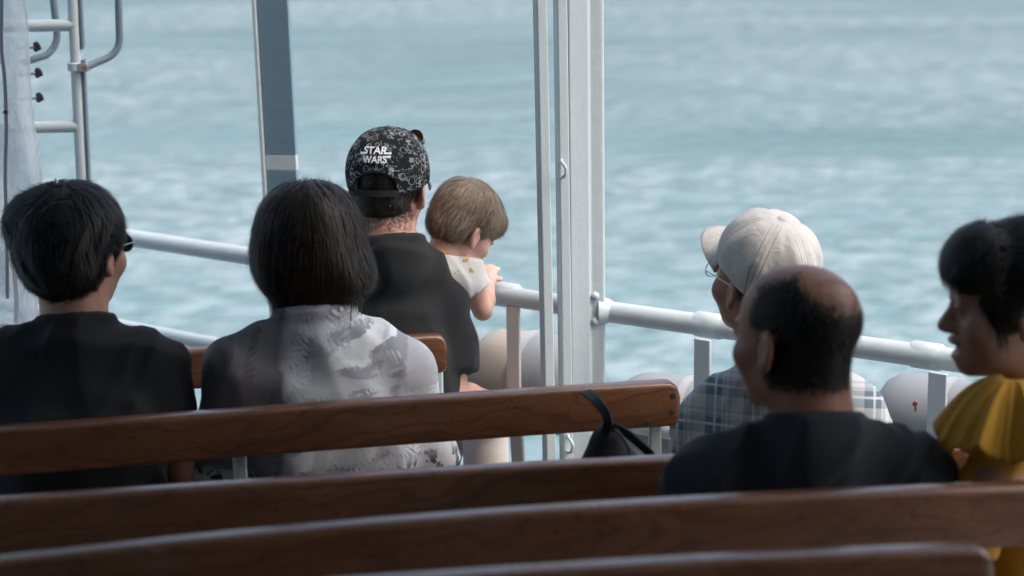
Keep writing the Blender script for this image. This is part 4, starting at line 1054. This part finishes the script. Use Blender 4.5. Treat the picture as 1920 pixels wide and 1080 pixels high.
# 4 -- toddler leaning on the rail
def m_childshirt():
    k = N('printed_white_cotton'); a = k.n('Attribute'); a.attribute_name = 'cloth'; v = a.outputs['Vector']
    wv = k.n('TexNoise'); wv.inputs['Scale'].default_value = 70; k.l(v, wv.inputs['Vector']); dv = k.n('VectorMath', operation='SCALE'); dv.inputs['Scale'].default_value = .022; k.l(wv.outputs[1], dv.inputs[0])
    av = k.n('VectorMath', operation='ADD'); k.l(v, av.inputs[0]); k.l(dv.outputs[0], av.inputs[1])
    vo = k.n('TexVoronoi'); vo.inputs['Scale'].default_value = 30; vo.inputs['Randomness'].default_value = .6; k.l(av.outputs[0], vo.inputs['Vector'])
    c = k.mix(k.ramp(vo.outputs[0], [(.20, 1.0), (.235, .0)]), (.72, .73, .72), (.55, .36, .12))
    k.l(c, k.b.inputs['Base Color']); k.set(Roughness=.85); k.bump(k.math('ADD', k.math('MULTIPLY', k.noise(v, 30, 3), 3), k.noise(v, 900, 2)), .3, .003); return k.m
def toddler():
    Y = 4.70; SR_ = at(868, 500, Y - .03); E = at(905, 582, Y - .03); Wr = at(916, 526, Y + .09)
    p = Person('toddler with light brown hair and white printed shirt leaning over the rail', at(868, 426, Y), -48, 34, 9, at(834, 482, Y - .04), at(792, 508, Y + .04), SR_, at(768, 690, Y - .02), hs=.845, bs=.62, skin=SK_CHILD, neck=.047, h=.0038, child=True,
               arms={'R': (E, Wr), 'L': (at(830, 575, Y + .12), at(880, 548, Y + .15))}, knees=[at(790, 760, Y + .06), at(830, 760, Y + .04)])
    p.body(); p.shirt(m_childshirt(), g=.012, sleeve=.55, sleeve_r=(.082, .078), seed=21, collar_z=.012, amp=.003, h=.0048, spread=.02, neck_r=.078, ring=False, tilt=.25)
    # mustard neckband
    nn = p.u + p.f * .15; nn /= np.linalg.norm(nn); e2 = np.cross(nn, p.r); c = p.N + p.u * .010
    MB().tube([c + .046 * (p.r * math.cos(t) * 1.08 + e2 * math.sin(t)) for t in np.linspace(R_(225), R_(305), 25)], .0095, 12).build('neckband', m_cloth('mustard_cotton', (.52, .29, .05)), p.root, smooth=True)
    # legs hidden by the man who holds the child
    F = Field(p.hip - .25, p.hip + .25, .008); F.rc(p.hip, p.hip - p.u * .02, .085, .088, .02)
    for K, sg in zip(p.knees, (-1, 1)): F.rc(p.hip + p.r * sg * .04, K, .052, .04, .02); F.rc(K, K + np.array((0, -.02, -.12)), .038, .03, .02)
    V, Q = F.mesh(2); np_mesh('shorts', V, Q, m_cloth('tan_cotton', (.25, .17, .10)), p.root, org=p.org)
    F = p.hair_field([((0, -.020, .048), (.087, .104, .090), .01), ((0, -.050, -.014), (.068, .058, .054), .03), ((0, .062, .055), (.066, .045, .045), .03),
                      ((0, .116, -.034), (.085, .078, .084), .012, True), ((.090, .012, -.045), (.034, .036, .050), .012, True), ((-.090, .012, -.045), (.034, .036, .050), .012, True), ('plane', (0, 0, -.066), (0, .1, -1), .02)], h=.0035)
    p.hair(F, H_CHILD, 14000, radial((-.012, -.055, .12), .25, .35), (.03, .075), steps=8, off=(-.003, .004), lift=.004, w=.0009, jitter=.13, tuft=(120, 30, lambda L: (L[:, 2] > -.03) & (L[:, 2] < .115)), tlen=(.025, .05), tspread=.22)
toddler()

# 5 -- man in the pale cap and plaid shirt
def m_plaid():
    k = N('plaid_cotton'); a = k.n('Attribute'); a.attribute_name = 'cloth'
    m = k.n('Mapping'); m.inputs['Rotation'].default_value = (.0, .12, 0); k.l(a.outputs['Vector'], m.inputs[0]); s = k.n('SeparateXYZ'); k.l(m.outputs[0], s.inputs[0])
    def dot(c):
        d = k.n('VectorMath', operation='DOT_PRODUCT'); k.l(a.outputs['Vector'], d.inputs[0]); d.inputs[1].default_value = c; return d.outputs['Value']
    h = dot((0, .25, 1))
    def bands(x, per, off, w):
        f = k.math('FRACT', k.math('MULTIPLY', k.math('ADD', x, off + 10), 1 / per)); return k.ramp(f, [(0, 1.0), (w, 1.0), (w + .02, .0)])
    P = .08; X = dot((1, .2, 0))
    c = k.mix(k.math('MULTIPLY', bands(X, P, 0, .42), .55), (.50, .53, .545), (.17, .225, .275)); c = k.mix(k.math('MULTIPLY', bands(h, P, .02, .42), .55), c, (.16, .22, .28))
    both = k.math('MULTIPLY', bands(X, P, 0, .42), bands(h, P, .02, .42)); c = k.mix(k.math('MULTIPLY', both, .8), c, (.085, .135, .185))
    for d_, o_ in ((X, -.018), (h, .002)): c = k.mix(k.math('MULTIPLY', bands(d_, P, o_, .05), .7), c, (.62, .65, .66))
    for d_, o_ in ((X, .042), (X, .030), (h, .064), (h, .052)): c = k.mix(k.math('MULTIPLY', bands(d_, P, o_, .04), .35), c, (.14, .18, .22))
    k.l(c, k.b.inputs['Base Color']); k.set(Roughness=.85); k.b.inputs['Specular IOR Level'].default_value = .2
    v = k.coords(); k.bump(k.math('ADD', k.math('MULTIPLY', k.noise(v, 20, 3, .5, .6), 3), k.noise(v, 900, 2)), .3, .004); return k.m
def m_canvas():
    k = N('stone_canvas'); a = k.n('Attribute'); a.attribute_name = 'panel'; s = k.n('SeparateXYZ'); k.l(a.outputs['Vector'], s.inputs[0]); v = k.coords()
    f = k.math('FRACT', k.math('ADD', k.math('MULTIPLY', s.outputs[0], 6.0), .5)); d = k.math('ABSOLUTE', k.math('SUBTRACT', f, .5))
    wid = k.math('DIVIDE', .058, k.math('MAXIMUM', k.math('SUBTRACT', 1.08, s.outputs[1]), .12))
    st = k.math('ABSOLUTE', k.math('SUBTRACT', d, wid)); line = k.ramp(st, [(.006, 1.0), (.022, .0)]); seam = k.ramp(d, [(.004, 1.0), (.014, .0)])
    brk = k.ramp(k.noise(v, 260, 2), [(.38, .35), (.55, 1.0)])
    c = k.mix(k.noise(v, 12, 4), (.57, .58, .575), (.70, .71, .705)); c = k.mix(k.math('MULTIPLY', k.math('MAXIMUM', line, k.math('MULTIPLY', seam, .8)), k.math('MULTIPLY', brk, .62)), c, (.20, .19, .19))
    fade = k.ramp(k.noise(v, 26, 5, .6), [(.35, .0), (.7, .35)]); c = k.mix(fade, c, (.46, .37, .31))
    k.l(c, k.b.inputs['Base Color']); k.set(Roughness=.9); k.bump(k.math('ADD', k.math('MULTIPLY', k.math('ADD', line, seam), -.6), k.math('ADD', k.math('MULTIPLY', k.noise(v, 34, 3, .5, .8), 1.6), k.math('MULTIPLY', k.noise(v, 800, 2), .3))), .55, .004); return k.m
def plaid_man():
    Y = 3.86
    p = Person('man in a pale canvas cap and blue plaid shirt, mostly hidden behind the balding man', at(1427, 528, Y), 33, -6, 0, at(1472, 660, Y - .05), at(1334, 796, Y + .05), at(1590, 776, Y - .05), at(1460, 1000, Y - .05) * (1, 1, 0) + (0, 0, .52), hs=.99, bs=1.0, skin=SK_DARK, neck=.056)
    p.body(); p.shirt(m_plaid(), g=.020, sleeve=.95, sleeve_r=(.068, .075), seed=31, collar_z=.030, amp=.003, spread=.02, collar_h=.010, tilt=.25); p.trousers()
    F = p.hair_field([((0, -.022, .030), (.0795, .0995, .083), .01), ((0, .115, -.03), (.09, .09, .12), .01, True), ('plane', (0, 0, -.06), (0, .15, -1), .01), ((.088, .004, -.02), (.022, .024, .034), .006, True), ((-.088, .004, -.02), (.022, .024, .034), .006, True)])
    p.hair(F, H_SHORT, 1500, radial((0, -.02, .12), .5), (.008, .016), steps=4, off=(-.001, .003), w=.0008, jitter=.3, mask=lambda L: L[:, 2] < .04)
    CV = m_canvas(); rim = lambda th: -.012 - .030 * max(0, math.cos(th)) + .004
    cap(p, CV, 'cap', (.0945, .107, .112), rim, tilt=-17, puff=.06, seam_phase=math.pi / 2, fold=.003, lift=.012, button_r=.012)
    spectacles(p, STEEL)
plaid_man()

# 6 -- balding man in navy
def bald_man():
    Y = 3.04
    p = Person('balding man in a dark navy T-shirt, head turned left, in the right foreground', at(1492, 632, Y), 41, 4, 4, at(1528, 775, Y - .03), at(1326, 900, Y + .0), at(1702, 884, Y - .0), at(1520, 1200, Y) * (1, 1, 0) + (0, 0, .55), hs=1.0, bs=.97, skin=SK_DARK, neck=.060)
    p.body(); p.shirt(NAVYC, g=.015, sleeve=.7, seed=41, collar_z=-.010, amp=.0055, spread=.01, sleeve_r=(.064, .066), neck_r=.070); p.trousers()
    P, Q = p.bodyF.mesh(0); L = p.loc(P); S0 = P[(L[:, 2] > -.09) & (L[:, 1] < .09)]; S0 = S0[RNG.integers(0, len(S0), 90000)] + RNG.normal(size=(90000, 3)) * .0035
    def ells(L): return [np.sqrt((((L - np.array(c)) / np.array(r)) ** 2).sum(1)) for c, r in (((.006, .040, .112), (.073, .098, .082)), ((.008, -.070, .094), (.062, .060, .068)))]
    Ls = p.loc(S0); e1, e2 = ells(Ls); edge = np.clip((np.minimum(e1, e2) - .80) / .50, 0, 1)
    low = np.clip((Ls[:, 2] + .078 + .10 * np.clip(Ls[:, 1] + .02, 0, .05)) / .035, 0, 1); front = np.clip((.034 - .25 * np.clip(.02 - Ls[:, 2], 0, .08) - Ls[:, 1]) / .024, 0, 1)
    earz = ~((np.abs(Ls[:, 0]) > .068) & (Ls[:, 2] < .024) & (Ls[:, 1] > -.030)); skull = np.abs(Ls[:, 0]) < .081
    sd_ = S0[RNG.random(len(S0)) < edge ** 1.7 * low ** 1.4 * front ** 1.4 * earz * skull * .75]; e1, e2 = ells(L)
    fl = radial((.01, -.01, .16), .5); parts = [strands(p.bodyF, sd_, lambda X: fl(p.loc(X)) @ p.R.T, (.005, .014), steps=4, off=(.0003, .0034), jitter=.3, w=.0007, clumpy=.0004)]
    c2 = P[(L[:, 2] > .03) & (L[:, 1] < .06) & (np.minimum(e1, e2) < 1.0)]; s2 = c2[RNG.integers(0, len(c2), 500)]
    parts.append(strands(p.bodyF, s2, lambda X: np.tile(p.R @ np.array((.2, -1., .1)), (len(X), 1)), (.012, .03), steps=5, off=(.0005, .0015), jitter=.25, w=.00035))
    V, Fc = join(parts); np_mesh('hair', V, Fc, H_BLACK, p.root, org=p.org)
bald_man()

# 7 -- woman in mustard
def m_mustard():
    k = N('mustard_cotton_blouse'); v = k.coords(); a = k.n('Attribute'); a.attribute_name = 'cloth'
    f = k.noise(v, 12, 4); c = k.mix(f, (.52, .27, .03), (.66, .36, .05)); k.l(c, k.b.inputs['Base Color']); k.set(Roughness=.8); k.b.inputs['Specular IOR Level'].default_value = .25
    k.b.inputs['Sheen Weight'].default_value = .1
    k.bump(k.math('ADD', k.math('MULTIPLY', k.noise(k.coords((1, 1, .25)), 40, 3, .5, .6), 2.4), k.noise(v, 900, 2)), .4, .005); return k.m
def yellow_woman():
    Y = 3.10; MU = m_mustard()
    C = at(1902, 566, Y); SLp = at(1890, 806, Y - .09); SRp = at(2030, 806, Y + .20)
    p = Person('woman in profile with dark tied hair and a mustard ruffled blouse at the right edge', C, 86, 3, 0, at(1930, 738, Y + .02), SLp, SRp, at(1950, 1200, Y + .05) * (1, 1, 0) + (0, 0, .54), hs=1.0, bs=.93, skin=m_skin('skin_deep_tan', (.40, .255, .205)), neck=.050, open_mouth=True, h=.0045)
    p.body()
    p.shirt(MU, 'blouse', g=.012, sleeve=.8, sleeve_r=(.046, .060), seed=51, collar_z=.062, amp=.0035, spread=.01, neck_r=.060, tilt=.15, collar_h=.008,
            extra=lambda F: F.rc(p.N - p.u * .03, p.N + p.u * .07, .066, .060, .03))
    p.trousers()
    # ruffled cape sleeves: gathered cloth fanning out from each shoulder
    for S_, sg in ((p.SL, -1), (p.SR, 1)):
        V = []; F = []; nu, nv = 110, 18; out = p.r * sg
        for i in range(nu + 1):
            t = -1.5 + 3.0 * i / nu; d = out * math.cos(t) + p.f * math.sin(t)
            for j in range(nv + 1):
                v = j / nv; rip = v ** 1.4 * (.015 * math.sin(t * 5.3 + 1.1 * math.sin(t * 3 + 1)) + .007 * math.sin(t * 13 + 2 * math.sin(t * 2.3)) + .002 * math.sin(t * 37))
                r = .018 + (.088 + .018 * max(0, math.sin(t))) * v; z = .084 - .105 * v ** 1.9 + rip * .8
                V.append(S_ - out * .016 + d * (r + rip * .6) + p.u * z)
        for i in range(nu):
            for j in range(nv): a = i * (nv + 1) + j; F.append((a, a + nv + 1, a + nv + 2, a + 1))
        o = np_mesh('ruffle', np.array(V), F, MU, p.root, org=p.org); so = o.modifiers.new('thick', 'SOLIDIFY'); so.thickness = .0022
    F = p.hair_field([((0, -.028, .050), (.090, .094, .088), .01), ((0, .042, .066), (.082, .068, .066), .008), ((0, .084, .056), (.066, .026, .030), .02), ((0, .02, .0), (.084, .05, .05), .02), ((0, -.10, .02), (.05, .05, .06), .03),
                      ((0, .124, -.070), (.10, .080, .090), .012, True), ((.0, .095, -.095), (.10, .075, .085), .012, True), ((.092, -.006, -.035), (.028, .022, .05), .008, True), ((-.092, -.006, -.035), (.028, .022, .05), .008, True), ('plane', (0, 0, -.075), (0, .2, -1), .015)])
    def flow(L):
        fr = L[:, 1] > .035; a = L - np.array((0, .035, .14)); b = np.array((0, -.13, .03)) - L; o = np.where(fr[:, None], a * (1, 1, 1) + np.array((0, .02, -.05)), b); return o / (np.linalg.norm(o, axis=1, keepdims=True) + 1e-6)
    p.hair(F, H_BLACK, 12000, flow, (.025, .055), steps=8, off=(-.002, .003), lift=.002, w=.0009, jitter=.1, mask=lambda L: ~((L[:, 1] > .06) & (L[:, 2] < .06)), tuft=(60, 26, lambda L: L[:, 2] > .06), tlen=(.03, .06), tspread=.16)
    P, Q = F.mesh(1); cand = P[p.loc(P)[:, 2] > .09]; sd_ = cand[RNG.integers(0, len(cand), 110)]
    V, Fc = strands(F, sd_, lambda X: np.tile(p.R @ np.array((0, .8, .1)), (len(X), 1)), (.03, .06), steps=6, off=(.001, .004), lift=.012, jitter=.4, w=.0006); np_mesh('loose_hair', V, Fc, H_BLACK, p.root, org=p.org)
    for sx in (-1, 1):                                                     # side locks falling in front of the ear
        m = MB()
        for k in range(18):
            o = RNG.normal(size=3) * .004; m.tube([p.W(np.array((sx * .074, .028, .02)) + o), p.W(np.array((sx * .080, .035, -.02)) + o), p.W(np.array((sx * .076, .030, -.055)) + o * 1.5)], [.0009, .0009, .0004], 4)
        m.build('side_lock', H_BLACK, p.root)
yellow_woman()
